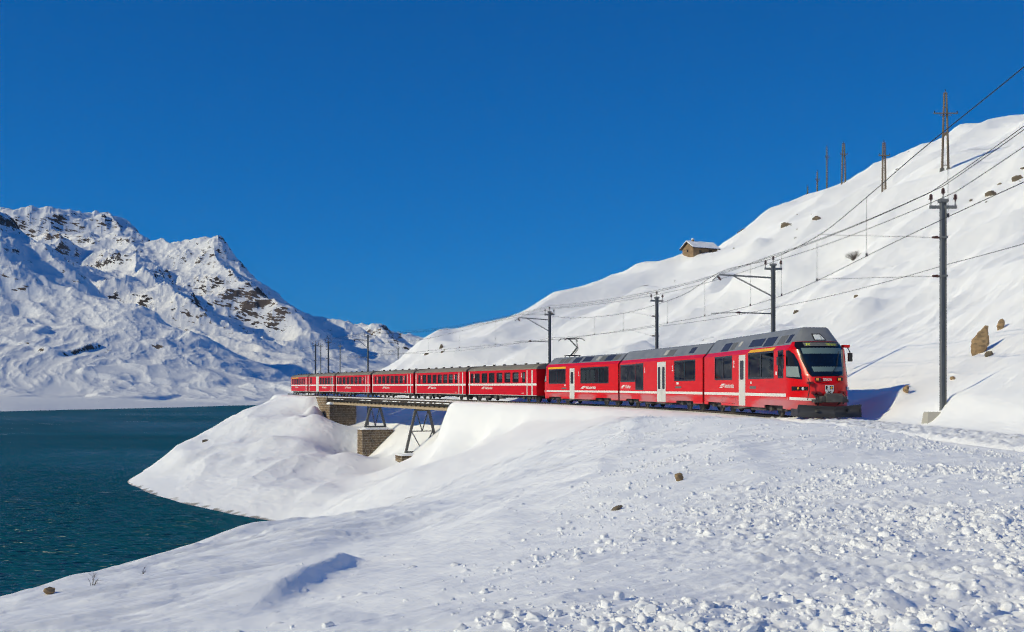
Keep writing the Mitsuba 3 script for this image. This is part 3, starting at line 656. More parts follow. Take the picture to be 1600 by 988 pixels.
wins5 = [(1.2, 2.2, 1.85, 2.75)] + [(7.3 + i * 1.62, 8.5 + i * 1.62, WZ0, WZ1) for i in range(5)]
coach('red coach with one pale sliding door, second from the far end of the train', SJ[9], SJ[8], wins5, 8.6, (), baggage)
def firstclass(c):
    for sd in (-1, 1):
        c.put('class_band', on_side(sg.box(1.2, 2.74, 7.4, 2.88), .006, .006, sd), 'yellow_paint', label='yellow band above the windows')
coach('last red coach at the far end of the train with a yellow band', SJ[11], SJ[10], wins_c2(), 4.4, (), firstclass)

# ------------------------------------------------------------------ the modern railcar, three sections
ZV, ZC, ZT = 3.06, 3.28, 3.80   # ZT rises a little from section to section
def chamf(x0, x1, z0, z1, out=.012):
    """A plate on the sloping side of the grey roof, z0..z1, on the near side."""
    yy = lambda z: -1.12 + (z - ZC) / (ZT - ZC) * .50
    n = np.array([0, -.72, .69])
    p = np.array([(x, yy(z), z) for x, z in ((x0, z0), (x1, z0), (x1, z1), (x0, z1))])
    q = p + n * out
    return trimesh.convex.convex_hull(np.vstack([p, q]))

def railcar_section(label, s_rear, s_front, wins, doors, a_off, b_off, notches):
    c = Car('railcar_section', label, s_rear, s_front, 'sections of the modern red railcar')
    a, b = a_off, c.L - b_off
    c.a, c.b = a, b
    body = []
    for sd in (-1, 1):
        w = sg.box(a, .38, b, ZV)
        for x0, x1 in notches:
            w = w.difference(rrect(x0, x1, .2, .52, .06))
        for panes in wins:
            for (x0, x1, z0, z1) in panes:
                w = w.difference(sg.box(x0, z0, x1, z1))
        for d in doors:
            w = w.difference(sg.box(d[0], d[2], d[1], d[3]))
        body.append(on_side(w, .05, 0, sd))
        # the inward-leaning strip below the roof
        y0, y1 = sd * 1.33, sd * 1.12
        body.append(trimesh.convex.convex_hull(np.array([(x, y, z) for x in (a, b) for y, z in ((y0, ZV), (y1, ZC), (y0 - sd * .05, ZV), (y1 - sd * .05, ZC))])))
    k = c.put('body', cat(body), 'red_paint')
    c.put('floor', box(a + .06, b - .06, -1.27, 1.27, .88, .96), 'inside_grey')
    c.put('ceiling', box(a + .06, b - .06, -1.25, 1.25, 3.00, 3.04), 'inside_grey')
    for x in (a, b):
        c.put('end_wall', cat([box(x - .03, x + .03, -1.26, -.5, .5, 3.02), box(x - .03, x + .03, .5, 1.26, .5, 3.02), box(x - .03, x + .03, -.5, .5, 2.9, 3.02)]), 'dark_red')
    RP = [(-1.115, ZC - .02), (-1.115, ZC + .01), (-.62, ZT), (-.5, ZT + .05), (.5, ZT + .05), (.62, ZT), (1.115, ZC + .01), (1.115, ZC - .02)]
    r = profile_loft(RP, a, b, 2)
    ends = []
    for x in (a, b):
        v, f = trimesh.creation.triangulate_polygon(sg.Polygon(RP), engine='earcut')
        ends.append(trimesh.Trimesh(np.c_[np.full(len(v), x), v], f, process=False))
    c.roof = c.put('roof', cat([r] + ends), 'grey_roof')
    for sd in (-1, 1):
        xs = [a] + sorted(x for d in doors for x in (d[0], d[1])) + [b]
        for x0, x1 in zip(xs[::2], xs[1::2]):
            c.put('stripe', on_side(sg.box(x0, .93, x1, 1.075), .006, .005, sd), 'white_paint')
    for panes in wins:
        x0, x1 = min(p[0] for p in panes), max(p[1] for p in panes)
        for (p0, p1, z0, z1) in panes:
            ring = sg.box(p0 - .005, z0 - .03, p1 + .005, z1 + .03).difference(sg.box(p0 + .07, z0 + .06, p1 - .07, z1 - .06))
            for sd in (-1, 1):
                wk = c.put('window', sheet(sg.box(p0 + .03, z0 + .03, p1 - .03, z1 - .03), sd * 1.315), 'tinted_glass')
                c.put('frame', on_side(ring, .03, .006, sd), 'black_gloss', parent=wk)
    for d in doors:
        x0, x1, z0, z1 = d[:4]
        leaves = d[4]
        for i in range(leaves):
            l0, l1 = x0 + (x1 - x0) * i / leaves + .012, x0 + (x1 - x0) * (i + 1) / leaves - .012
            wx0, wx1, wz0, wz1 = d[5][i]
            leaf = sg.box(l0, z0, l1, z1).difference(rrect(wx0, wx1, wz0, wz1, .1))
            for sd in (-1, 1):
                dk = c.put('door', on_side(leaf, .04, .012, sd), 'silver_white')
                c.put('pane', on_side(rrect(wx0 - .01, wx1 + .01, wz0 - .01, wz1 + .01, .1), .02, -.002, sd), 'black_gloss', parent=dk)
        for sd in (-1, 1):
            c.put('door_gap', box(x0 - .01, x1 + .01, sd * 1.27 - .01, sd * 1.27 + .01, z0, z1 + .01), 'black_rubber')
        c.put('doorstep', cat([box(x0, x1, -1.36, -1.1, .30, .36)]), 'panel_grey')
    under = [box(5.2, 6.4, -1.15, 1.15, .22, .5), box(8.0, 10.2, -1.18, 1.18, .24, .45), box(a + .5, b - .5, -.9, .9, .35, .55)]
    c.put('underfloor_box', cat(under), 'underframe')
    for x0, x1 in notches:
        bogie(c, (x0 + x1) / 2, 2.0, .40)
    return c

def bellows(c, x0, x1):
    ms = []
    n = 5
    for i in range(n):
        t = x0 + (x1 - x0) * (i + .5) / n
        ms.append(box(t - (x1 - x0) / n * .36, t + (x1 - x0) / n * .36, -1.12, 1.12, .75, 3.1))
    c.put('bellows', cat(ms), 'black_rubber')

# rear section, with the pantograph
A1w = [[(1.91, 3.77, 1.64, 2.82), (3.77, 5.63, 1.64, 2.82)], [(8.70, 10.46, 1.65, 2.86), (10.46, 12.22, 1.65, 2.86), (12.22, 13.98, 1.65, 2.86)]]
A1 = railcar_section('rear section of the railcar with the raised pantograph on its roof', 44.9, 29.1, A1w, [(6.5, 7.5, .40, 2.86, 1, [(6.68, 7.28, 1.62, 2.56)])], 1.35, .16, [(1.9, 4.6), (11.6, 14.4)])
A1.put('class_band', on_side(sg.box(1.72, 2.865, 5.63, 3.02), .006, .006), 'yellow_paint', label='yellow first class band')
A1.put('lettering', cat([logo_on(8.72, 1.2, .23, .82), text_on('Rhätische Bahn', .22, 9.72, 1.2, length=1.95)]), 'white_paint')
A1.put('class_number', text_on('1', .34, 8.2, 2.25), 'white_paint')
A1.put('side_plate', on_side(rrect(4.72, 5.8, 1.17, 1.29, .02), .01, .008), 'panel_grey')
A1.put('pictogram', on_side(sg.box(5.35, 1.42, 5.62, 1.55), .005, .006), 'white_paint')
for i, (x0, x1, z0, z1, m) in enumerate([(3.4, 4.3, 3.36, 3.7, 'panel_grey'), (4.5, 5.5, 3.33, 3.74, 'panel_grey'), (6.4, 7.8, 3.31, 3.74, 'panel_dark'), (8.3, 10.0, 3.36, 3.75, 'panel_dark'), (10.9, 11.5, 3.4, 3.72, 'panel_light'),
                                        (11.7, 12.5, 3.34, 3.74, 'panel_grey'), (12.6, 14.0, 3.33, 3.75, 'panel_dark'), (14.1, 14.9, 3.35, 3.74, 'panel_grey')]):
    A1.put('roof_panel', chamf(x0, x1, z0, z1), m, parent=A1.roof)
bellows(A1, A1.L - .16, A1.L + .16)

# middle section
ZT = 3.90
A2w = [[(.30, 1.86, 1.74, 2.92), (1.86, 3.62, 1.74, 2.92)], [(3.66, 5.30, 1.18, 2.95)], [(11.11, 12.80, 1.76, 2.97), (12.80, 14.52, 1.76, 2.97)]]
A2 = railcar_section('middle section of the railcar with a white double door and one tall window', 29.1, 13.3, A2w, [(8.02, 9.62, .40, 2.98, 2, [(8.17, 8.66, 1.22, 2.66), (8.97, 9.46, 1.22, 2.66)])], .16, .16, [(1.6, 4.4), (11.4, 14.2)])
A2.put('lettering', cat([logo_on(.42, 1.27, .23, .80), text_on('Viafier', .22, 1.42, 1.27, length=1.2)]), 'white_paint')
A2.put('class_number', text_on('1', .34, 10.66, 2.36), 'white_paint'); A2.put('class_number', text_on('1', .34, 5.42, 2.34), 'white_paint')
A2.put('side_plate', on_side(rrect(11.3, 12.28, 1.28, 1.40, .02), .01, .008), 'panel_grey')
A2.put('pictogram', on_side(sg.box(11.5, 1.52, 11.85, 1.66), .005, .006), 'white_paint')
for x0, x1, z0, z1, m in [(8.3, 8.9, 3.42, 3.74, 'panel_light'), (9.0, 10.2, 3.34, 3.74, 'panel_grey'), (12.7, 13.5, 3.4, 3.76, 'panel_dark')]:
    A2.put('roof_panel', chamf(x0, x1, z0, z1), m, parent=A2.roof)
bellows(A2, A2.L - .16, A2.L + .16)

# leading section
ZT = 4.02
A3w = [[(2.24, 3.80, 1.77, 3.0), (3.80, 5.36, 1.77, 3.0)], [(8.03, 9.88, 1.79, 3.03), (9.88, 11.72, 1.79, 3.03)], [(12.27, 12.95, 1.80, 3.02)]]
A3 = railcar_section('leading section of the railcar with driving cab, windscreen and snow plough', 13.3, 0.0, A3w, [(6.55, 7.58, .42, 3.0, 1, [(6.72, 7.34, 1.74, 2.72)])], .16, 0, [(.9, 3.4), (10.4, 12.9)])
yb = lambda z: -1.33 + (z - ZV) / (ZC - ZV) * .21
A3.put('class_band', trimesh.convex.convex_hull(np.array([(x, yb(z) - o, z) for x in (7.96, 11.6) for z in (3.07, 3.22) for o in (.006, .012)])), 'yellow_paint', label='yellow first class band')
A3.put('lettering', cat([logo_on(3.12, 1.32, .22, .80), text_on('Ferrovia retica', .21, 4.08, 1.32, length=1.6)]), 'white_paint')
A3.put('class_number', text_on('2', .34, 5.5, 2.4), 'white_paint')
A3.put('side_plate', on_side(rrect(8.27, 9.2, 1.28, 1.41, .02), .01, .008), 'panel_grey')
A3.put('pictogram', on_side(sg.box(8.35, 1.52, 8.55, 1.64), .005, .006), 'white_paint'); A3.put('pictogram', on_side(sg.box(11.95, 1.92, 12.15, 2.08), .005, .006), 'white_paint')
hatch = sg.box(3.6, .50, 5.95, .84).difference(sg.box(3.62, .52, 5.93, .82))
A3.put('side_hatch', on_side(hatch, .006, .004), 'dark_red')
for x0, x1, z0, z1, m in [(2.6, 3.9, 3.31, 3.76, 'panel_dark'), (4.1, 4.9, 3.34, 3.74, 'panel_grey'), (5.3, 5.7, 3.5, 3.75, 'panel_light'), (7.2, 9.2, 3.38, 3.75, 'panel_dark'), (9.5, 10.9, 3.32, 3.76, 'panel_dark'),
                          (11.4, 12.3, 3.34, 3.75, 'panel_grey'), (12.5, 13.0, 3.38, 3.75, 'panel_dark')]:
    A3.put('roof_panel', chamf(x0, x1, z0, z1), m, parent=A3.roof)

# the nose: x = f(y, z) ahead of the last full section
NZ = np.array([.34, .9, 1.5, 1.9, 3.1, 3.28, 3.34, 3.70, ZT, ZT + .05])
NX = np.array([1.50, 1.70, 1.74, 1.62, .95, .86, .84, .42, .12, .0])
HZ, HW = np.array([.3, ZV, ZC, ZT, ZT + .05]), np.array([1.33, 1.33, 1.12, .62, .5])
def nf(y, z, p=2.6, q=.55):
    w = np.interp(z, HZ, HW)
    return np.interp(z, NZ, NX) * np.maximum(1 - np.minimum(np.abs(y) / w, 1) ** p, 0) ** q
def ny_(x, z, p=2.6, q=.55):
    w = np.interp(z, HZ, HW)
    return w * np.maximum(1 - np.clip(x / np.interp(z, NZ, NX), 0, 1) ** (1 / q), 0) ** (1 / p)
def nose_grid(z0, z1, nz_, X0, sgn=1):
    zs = np.linspace(z0, z1, nz_)
    th = np.radians(np.linspace(-90, 90, 61))
    Z, TH = np.meshgrid(zs, th, indexing='ij')
    Yv = np.interp(Z, HZ, HW) * np.sin(TH)
    m = grid_mesh(X0 + sgn * nf(Yv, Z), Yv, Z)
    return m
def patch(poly, X0, off, sgn=1, size=.07):
    """A sheet on the nose from a polygon in front view (y, z)."""
    v, f = trimesh.creation.triangulate_polygon(poly, engine='earcut')
    v3, f3 = trimesh.remesh.subdivide_to_size(np.c_[v, np.zeros(len(v))], f, size)
    return trimesh.Trimesh(np.c_[X0 + sgn * (nf(v3[:, 0], v3[:, 1]) + off), v3[:, 0], v3[:, 1]], f3, process=False)
def side_patch(poly, X0, off, side=-1, sgn=1, size=.08):
    v, f = trimesh.creation.triangulate_polygon(poly, engine='earcut')
    v3, f3 = trimesh.remesh.subdivide_to_size(np.c_[v, np.zeros(len(v))], f, size)
    y = side * (ny_(v3[:, 0], v3[:, 1]) + off)
    return trimesh.Trimesh(np.c_[X0 + sgn * v3[:, 0], y, v3[:, 1]], f3, process=False)
def text_front(text, h, y, z, X0, off, length):
    m = meshkit.text_mesh(text, h, .004, True)
    m.apply_scale((length / (m.bounds[1, 0] - m.bounds[0, 0]), 1, 1))
    v = m.vertices.copy()
    m.vertices = np.c_[X0 + nf(v[:, 0] + y, v[:, 1] + z) + off + v[:, 2], v[:, 0] + y, v[:, 1] + z]
    return m
P = sg.Polygon
def nose(c, X0, sgn, full):
    k = c.put('cab', nose_grid(.36, 3.40, 70, X0, sgn), 'red_paint', smooth=True)
    c.put('visor', nose_grid(3.405, ZT + .05, 24, X0, sgn), 'grey_roof', smooth=30)
    c.put('stripe', patch(P([(-1.325, .93), (-.45, .86), (-.45, .74), (-1.325, .80)]) if full else P([(-1.325, .93), (1.325, .93), (1.325, 1.06), (-1.325, 1.06)]), X0, .006, sgn, .05), 'white_paint')
    if full:
        c.put('stripe', patch(P([(.45, .92), (1.32, .97), (1.32, .86), (.45, .80)]), X0, .006, sgn, .05), 'white_paint')
    black = P([(-1.0, 3.39), (.98, 3.39), (1.06, 3.22), (1.0, 2.9), (.92, 2.5), (.80, 2.06), (.70, 1.86), (-.70, 1.82), (-.80, 1.96), (-.91, 2.35), (-1.03, 2.8), (-1.09, 3.2)])
    ws = c.put('windscreen_surround', patch(black, X0, .010, sgn), 'black_gloss', smooth=True)
    for sd in (-1, 1):
        sw = P([(.03, 3.02), (.26, 3.02), (.55, 2.85), (.82, 2.5), (1.05, 2.08), (1.16, 1.70), (.03, 1.80)])
        w = c.put('side_window', side_patch(sw, X0, .006, sd, sgn), 'black_gloss', smooth=True)
        c.put('blind', side_patch(P([(.06, 1.85), (.06, 2.3), (.86, 2.28), (1.05, 1.80)]), X0, .012, sd, sgn), 'blind_grey', smooth=True, parent=w)
    if not full:
        return
    c.put('sun_blind', patch(P([(-.92, 3.10), (.88, 3.10), (.84, 2.84), (-.88, 2.84)]), X0, .018, sgn), 'blind_grey', smooth=True, parent=ws)
    c.put('dashboard', patch(P([(-.66, 2.26), (.74, 2.26), (.68, 2.06), (-.60, 2.04)]), X0, .018, sgn), 'blind_grey', smooth=True, parent=ws)
    glass = P([(-.99, 3.14), (.95, 3.14), (.68, 1.92), (-.68, 1.88)])
    c.put('windscreen', patch(glass, X0, .030, sgn), 'screen_glass', smooth=True)
    c.put('wiper', tube([(X0 + nf(np.array(.1), np.array(1.95)) + .06, .1, 1.95), (X0 + nf(np.array(.45), np.array(2.3)) + .06, .45, 2.3), (X0 + nf(np.array(.72), np.array(2.95)) + .07, .72, 2.95)], .014, 5), 'black_rubber')
    dk = c.put('destination_display', patch(P([(-.80, 3.345), (.78, 3.345), (.76, 3.185), (-.76, 3.185)]), X0, .020, sgn), 'panel_grey', smooth=True)
    c.put('display_text', cat([text_front('R', .095, -.72, 3.215, X0, .026, .16), text_front('Tirano', .10, .16, 3.215, X0, .026, .50)]), 'led_green', parent=dk, label='green lettering reading Tirano')
    lk = c.put('headlamp_box', cat([patch(P([(-.30, 3.76), (.10, 3.76), (.26, 3.44), (-.30, 3.44)]), X0, .02, sgn)]), 'black_rubber')
    c.put('lamp', patch(P([(-.25, 3.72), (.07, 3.72), (.20, 3.48), (-.25, 3.48)]), X0, .028, sgn), 'lamp_white', parent=lk)
    c.put('line_number', text_front('1', .12, .02, 3.54, X0, .034, .05), 'black_rubber', parent=lk)
    # lamps
    for sd in (-1, 1):
        hp = P([(sd * .86, 1.38), (sd * 1.27, 1.40), (sd * 1.27, 1.20), (sd * .86, 1.22)])
        h = c.put('headlight', patch(hp, X0, .012, sgn, .04), 'black_gloss')
        ls = trimesh.creation.icosphere(2, .075); ls.apply_scale((.5, 1, 1)); ls.apply_translation((X0 + float(nf(np.array(1.0), np.array(1.3))) + .02, sd * 1.0, 1.3)); c.put('lamp', ls, 'lamp_white', smooth=True, parent=h)
        ls = trimesh.creation.icosphere(2, .06); ls.apply_scale((.6, 1, 1)); ls.apply_translation((X0 + float(nf(np.array(1.13), np.array(1.31))) + .03, sd * 1.13, 1.31)); c.put('lamp', ls, 'lamp_amber', smooth=True, parent=h)
        y = .42 * sd + (-.10 if sd < 0 else .05)
        u = c.put('upper_lamp', box(X0 + 1.62, X0 + 1.74, y - .11, y + .11, 1.64, 1.78), 'black_rubber')
        c.put('lens', box(X0 + 1.735, X0 + 1.75, y - .10, y + .02, 1.655, 1.765), 'lamp_amber', parent=u)
    c.put('running_number', text_front('3504', .12, -.30, 1.64, X0, .010, .40), 'white_paint', label='white running number 3504')
    # crest
    sh = lambda k: P([(-.20 * k, .21 * k), (.20 * k, .21 * k), (.20 * k, -.02 * k), (.14 * k, -.15 * k), (0, -.23 * k), (-.14 * k, -.15 * k), (-.20 * k, -.02 * k)])
    mv = lambda p: shapely.affinity.translate(p, -.02, 1.24)
    ck = c.put('crest', patch(mv(sh(1.0)), X0, .016, sgn, .05), 'white_paint', label='shield with three quartered coats of arms')
    for pg, m in ((sg.box(-.17, .02, -.09, .18), 'black_rubber'), (sg.box(.01, .02, .17, .18), 'shield_blue'), (sg.box(.07, .02, .11, .18), 'yellow_paint'), (sg.box(.01, .08, .17, .12), 'yellow_paint'),
                  (P([(-.10, -.02), (-.05, -.03), (0, -.07), (.06, -.02), (.09, -.05), (.03, -.10), (.09, -.15), (.05, -.16), (0, -.12), (-.06, -.15), (-.09, -.12), (-.03, -.09)]), 'black_rubber')):
        c.put('charge', patch(mv(pg), X0, .020 if m != 'yellow_paint' else .023, sgn, .05), m, parent=ck)
    # mirrors
    m1 = c.put('mirror', cat([box(X0 - .42, X0 - .16, -1.62, -1.50, 2.36, 2.74)]), 'black_gloss')
    c.put('arm', cat([beam((X0 - .25, -1.33, 2.80), (X0 - .28, -1.55, 2.68), .04)]), 'black_rubber', parent=m1)
    m2 = c.put('mirror', box(X0 + .20, X0 + .34, 1.46, 1.63, 2.52, 2.90), 'black_gloss')
    c.put('arm', tube([(X0 + .25, 1.36, 3.22), (X0 + .27, 1.46, 3.10), (X0 + .27, 1.53, 2.95), (X0 + .27, 1.55, 2.85)], .025, 6), 'black_rubber', parent=m2)
    c.put('housing', box(X0 + .10, X0 + .40, 1.20, 1.48, 3.14, 3.26), 'red_paint', parent=m2)
    # coupler, hoses, plough
    cp = [box(X0 + 1.5, X0 + 2.1, -.16, .16, .82, 1.02), box(X0 + 2.0, X0 + 2.28, -.34, .34, .72, .98), box(X0 + 1.55, X0 + 1.95, -.75, .75, .70, .84)]
    for y in (-.42, .42):
        q = trimesh.creation.cylinder(.13, .5, sections=14); q.apply_transform(trimesh.transformations.rotation_matrix(np.pi / 2, (0, 1, 0))); q.apply_translation((X0 + 1.9, y, .86)); cp.append(q)
    q = trimesh.creation.cylinder(.20, .7, sections=18); q.apply_transform(trimesh.transformations.rotation_matrix(np.pi / 2, (1, 0, 0))); q.apply_translation((X0 + 2.0, .05, .90)); cp.append(q)
    c.put('coupler', cat(cp), 'underframe', smooth=35)
    for i, (y0, y1, z0, z1) in enumerate([(-.72, -.60, 1.10, .62), (-.62, -.50, 1.08, .58), (-.52, -.36, 1.05, .66), (.52, .64, 1.10, .64), (.64, .70, 1.12, .7), (.45, .40, 1.05, .6)]):
        t = np.linspace(0, 1, 12)
        c.put('hose', tube(np.c_[X0 + 1.62 + .28 * np.sin(t * np.pi), y0 + (y1 - y0) * t, z0 + (z1 - z0) * t], .028, 6), 'black_rubber', smooth=True)
    c.put('hose', tube([(X0 + 1.6, -.93, 1.75), (X0 + 1.72, -.92, 1.6), (X0 + 1.74, -.93, 1.2), (X0 + 1.72, -1.0, .8)], .02, 6), 'black_rubber', smooth=True)
    for y in (-.72, -.5, .52, .66):
        c.put('hose_valve', box(X0 + 1.56, X0 + 1.76, y - .05, y + .05, 1.06, 1.18), 'dark_red')
    for y in (-.9, -.78):
        c.put('step', box(X0 + 1.50, X0 + 1.72, y - .05, y + .05, 1.50, 1.60), 'dark_red')
    c.put('hand_rail', cat([beam((X0 + 1.78, -.62, 1.62), (X0 + 1.78, -.15, 1.60), .03), beam((X0 + 1.60, -.62, 1.62), (X0 + 1.78, -.62, 1.62), .03), beam((X0 + 1.6, -.15, 1.6), (X0 + 1.78, -.15, 1.6), .03)]), 'dark_red')
    blades = []
    for sd in (-1, 1):
        uu, vv = np.meshgrid(np.linspace(0, 1, 10), np.linspace(0, 1, 9), indexing='ij')
        yv = sd * uu * 1.42
        zv = .06 + vv * (.47 + .08 * uu)
        xv = X0 + 2.42 - .62 * uu - .22 * np.sin(vv * np.pi * .9) * (1 - .2 * uu) + .05 * vv
        fr = grid_mesh(xv, yv, zv)
        bk = grid_mesh(xv - .05, yv, zv)
        blades += [fr, bk]
        for sl in (np.s_[:, -1], np.s_[:, 0], np.s_[-1, :]):
            e = np.stack([xv[sl], yv[sl], zv[sl]], -1)
            blades.append(grid_mesh(np.stack([e[:, 0], e[:, 0] - .05]), np.stack([e[:, 1]] * 2), np.stack([e[:, 2]] * 2)))
    pk = c.put('snow_plough', cat(blades), 'plough_grey', smooth=35)
    for sd in (-1, 1):
        c.put('side_blade', box(X0 + .9, X0 + 1.7, sd * 1.41 - .03, sd * 1.41 + .03, .10, .42), 'plough_grey', parent=pk)
    c.put('strut', cat([beam((X0 + 1.3, y, .35), (X0 + 2.1, y, .35), .10) for y in (-.7, 0, .7)]), 'underframe', parent=pk)
nose(A3, A3.L, 1, True)
ZT = 3.80
HZ = np.array([.3, ZV, ZC, ZT, ZT + .05]); NZ = np.array([.34, .9, 1.5, 1.9, 3.1, 3.28, 3.34, 3.60, ZT, ZT + .05])
nose(A1, 1.35, -1, False)

# pantograph
def pantograph(c):
    x, zr = 3.9, 3.85
    pk = c.put('pantograph', cat([box(x - .6, x + .6, -.5, -.42, zr + .12, zr + .18), box(x - .6, x + .6, .42, .5, zr + .12, zr + .18), box(x - .5, x - .42, -.5, .5, zr + .12, zr + .18), box(x + .42, x + .5, -.5, .5, zr + .12, zr + .18)]
                                 + [trimesh.creation.cylinder(.05, .16, sections=8, transform=trimesh.transformations.translation_matrix((x + sx, sy, zr + .06))) for sx in (-.5, .5) for sy in (-.45, .45)]), 'steel_dark')
    knee = (x + 1.05, 0, zr + .78)
    head = (x - .55, 0, zr + 1.52)
    c.put('lower_arm', cat([beam((x - .35, 0, zr + .16), knee, .09), beam((x - .05, .12, zr + .16), (knee[0] + .05, .1, knee[2] - .06), .04)]), 'steel_dark', parent=pk)
    c.put('upper_arm', cat([beam(knee, head, .07), beam((knee[0], .08, knee[2]), (head[0] + 1.1, .1, head[2] - .1), .045)]), 'steel_dark', parent=pk)
    hd = []
    for dx in (-.35, 1.05):
        pts = [(head[0] + dx, y, head[2] + .08 - (.22 if abs(y) > .8 else (.03 if abs(y) > .6 else 0))) for y in (-.92, -.68, -.4, 0, .4, .68, .92)]
        hd.append(tube(pts, .035, 6))
    hd.append(beam((head[0] - .35, 0, head[2] + .02), (head[0] + 1.05, 0, head[2] + .02), .06))
    hd += [beam((head[0] + dx, y, head[2] + .05), (head[0] + .3, y, head[2] + .02), .04) for dx in (-.35, 1.05) for y in (-.4, .4)]
    c.put('collector_head', cat(hd), 'steel_dark', parent=pk)
pantograph(A1)

# ------------------------------------------------------------------ bridge
def f_stone(p, n, uv):
    g = fbm(p.x * 1.9, p.y * 1.9, p.z * 3.1, octaves=4)
    c = cell_mix(p)
    return mix(mix((0.07, 0.048, 0.030), (0.30, 0.21, 0.125), c), (0.15, 0.11, 0.075), g * .5)
def cell_mix(p):
    return noise(p.x * 2.6 + p.y * 2.6, p.z * 3.7)
mat('masonry', base_color=proc(f_stone), roughness=0.9)
mat('mortar', base_color=rgb(.55, .50, .42), roughness=0.95)
def f_girder(p, n, uv):
    g = fbm(p.x * 1.4, p.y * 1.4, p.z * 5, octaves=4)
    return mix((0.16, 0.135, 0.105), (0.36, 0.28, 0.19), g)
mat('girder_paint', base_color=proc(f_girder), roughness=0.75)
mat('flange_tan', base_color=rgb(.40, .31, .21), roughness=.8)
mat('trestle_paint', base_color=rgb(.135, .13, .12), roughness=0.6)
mat('deck_timber', base_color=rgb(.075, .06, .05), roughness=0.85)

def tp(s, u, z):
    p = on_track(s, u)
    return np.array([p[0], p[1], z])
def track_frame(s):
    a, b = tp(s, 0, 0), tp(s - .5, 0, 0)
    d = (b - a) / np.linalg.norm(b - a)          # towards the camera
    M = np.eye(4)
    M[:3, 0], M[:3, 1], M[:3, 3] = d, (-d[1], d[0], 0), a
    return M
def placed(m, M):
    m = m.copy(); m.apply_transform(M); return m

def stones(x0, x1, y0, y1, z0, z1, seed, lw=.60, h=.33):
    """Dressed stones standing proud of a core on its front (+x), left (-y), right and back faces; frame of the track."""
    r = R(seed)
    out = []
    n = max(1, int(round((z1 - z0) / h)))
    hh = (z1 - z0) / n
    for i in range(n):
        za, zb = z0 + i * hh + .022, z0 + (i + 1) * hh - .022
        for face in ('f', 'l', 'r'):
            a, b = (y0, y1) if face == 'f' else (x0, x1)
            t = a + (0 if i % 2 else -.2)
            while t < b - .05:
                w = lw * r.uniform(.7, 1.35)
                t0, t1 = max(t, a) + .022, min(t + w, b) - .022
                t += w
                if t1 - t0 < .08:
                    continue
                p = r.uniform(.02, .05)
                if face == 'f':
                    m = box(x1 - .1, x1 + p, t0, t1, za, zb)
                elif face == 'l':
                    m = box(t0, t1, y0 - p, y0 + .1, za, zb)
                else:
                    m = box(t0, t1, y1 - .1, y1 + p, za, zb)
                v = m.vertices
                v += r.uniform(-.012, .012, v.shape)
                out.append(m)
    return cat(out)

def masonry(key, M, x0, x1, y0, y1, z0, z1, seed, parent):
    core = put(parent + '__core', placed(box(x0, x1, y0, y1, z0, z1), M), 'mortar')
    k = put(parent + '__stonework', placed(stones(x0, x1, y0, y1, z0, z1, seed), M), 'masonry')
    tag(k, kind='stuff')

bridge = thing('railway_bridge', 'low steel girder railway bridge with snow on its deck carrying the coaches over a gully', 'bridge')
ss_ = np.arange(BR0 - .2, BR1 + .6, .5)
def ribbon(u0, u1, z0, z1, ss):
    """A slab following the track between two offsets and two heights."""
    ring = [(u0, z0), (u1, z0), (u1, z1), (u0, z1), (u0, z0)]
    A = np.array([[tp(s, u, z) for u, z in ring] for s in ss])
    m = grid_mesh(A[..., 0], A[..., 1], A[..., 2])
    caps = []
    for e, fl in ((0, 0), (-1, 1)):
        q = A[e, :4]
        caps.append(trimesh.Trimesh(q, [[0, 1, 2], [0, 2, 3]], process=False))
    m = cat([m] + caps)
    return m
put(bridge + '__deck', ribbon(-1.75, 1.75, -.42, -.27, ss_), 'deck_timber')
gs = np.arange(BR0 + .3, BR1 - 1.0, .5)
for u in (-1.15, 1.15):
    put(bridge + '__girder', cat([ribbon(u - .012, u + .012, -1.20, -.43, gs), ribbon(u - .20, u + .20, -1.24, -1.20, gs), ribbon(u - .2, u + .2, -.45, -.42, gs)]), 'girder_paint')
for s in np.arange(BR0 + .8, BR1 - 1.2, 1.55):
    a = np.array([tp(s, -1.165, -1.19), tp(s, -1.165, -.46), tp(s, -1.33, -.46), tp(s, -1.33, -1.19)])
    d = tp(s + .07, 0, 0) - tp(s, 0, 0)
    m = trimesh.convex.convex_hull(np.vstack([a, a + d]))
    put(bridge + '__stiffener', m, 'girder_paint')
for s in np.arange(BR0 + .8, BR1 - 1.2, 3.1):
    put(bridge + '__cross_beam', cat([beam(tp(s, -1.13, -.62), tp(s, 1.13, -.62), .16), beam(tp(s, -1.13, -1.1), tp(s, 1.13, -.62), .08)]), 'girder_paint')
put(bridge + '__bottom_flange', ribbon(-1.37, -1.345, -1.25, -.98, gs), 'flange_tan')
put(bridge + '__walkway', ribbon(-1.80, -1.38, -.56, -.50, gs), 'deck_timber')
for s in np.arange(BR0 + .8, BR1 - 1.2, 1.55):
    put(bridge + '__bracket', cat([beam(tp(s, -1.35, -.59), tp(s, -1.78, -.59), .06), beam(tp(s, -1.35, -.85), tp(s, -1.74, -.61), .05), beam(tp(s, -1.80, -.56), tp(s, -1.80, -.22), .05)]), 'trestle_paint')
put(bridge + '__kerb_rail', ribbon(-1.83, -1.79, -.27, -.22, gs), 'trestle_paint')
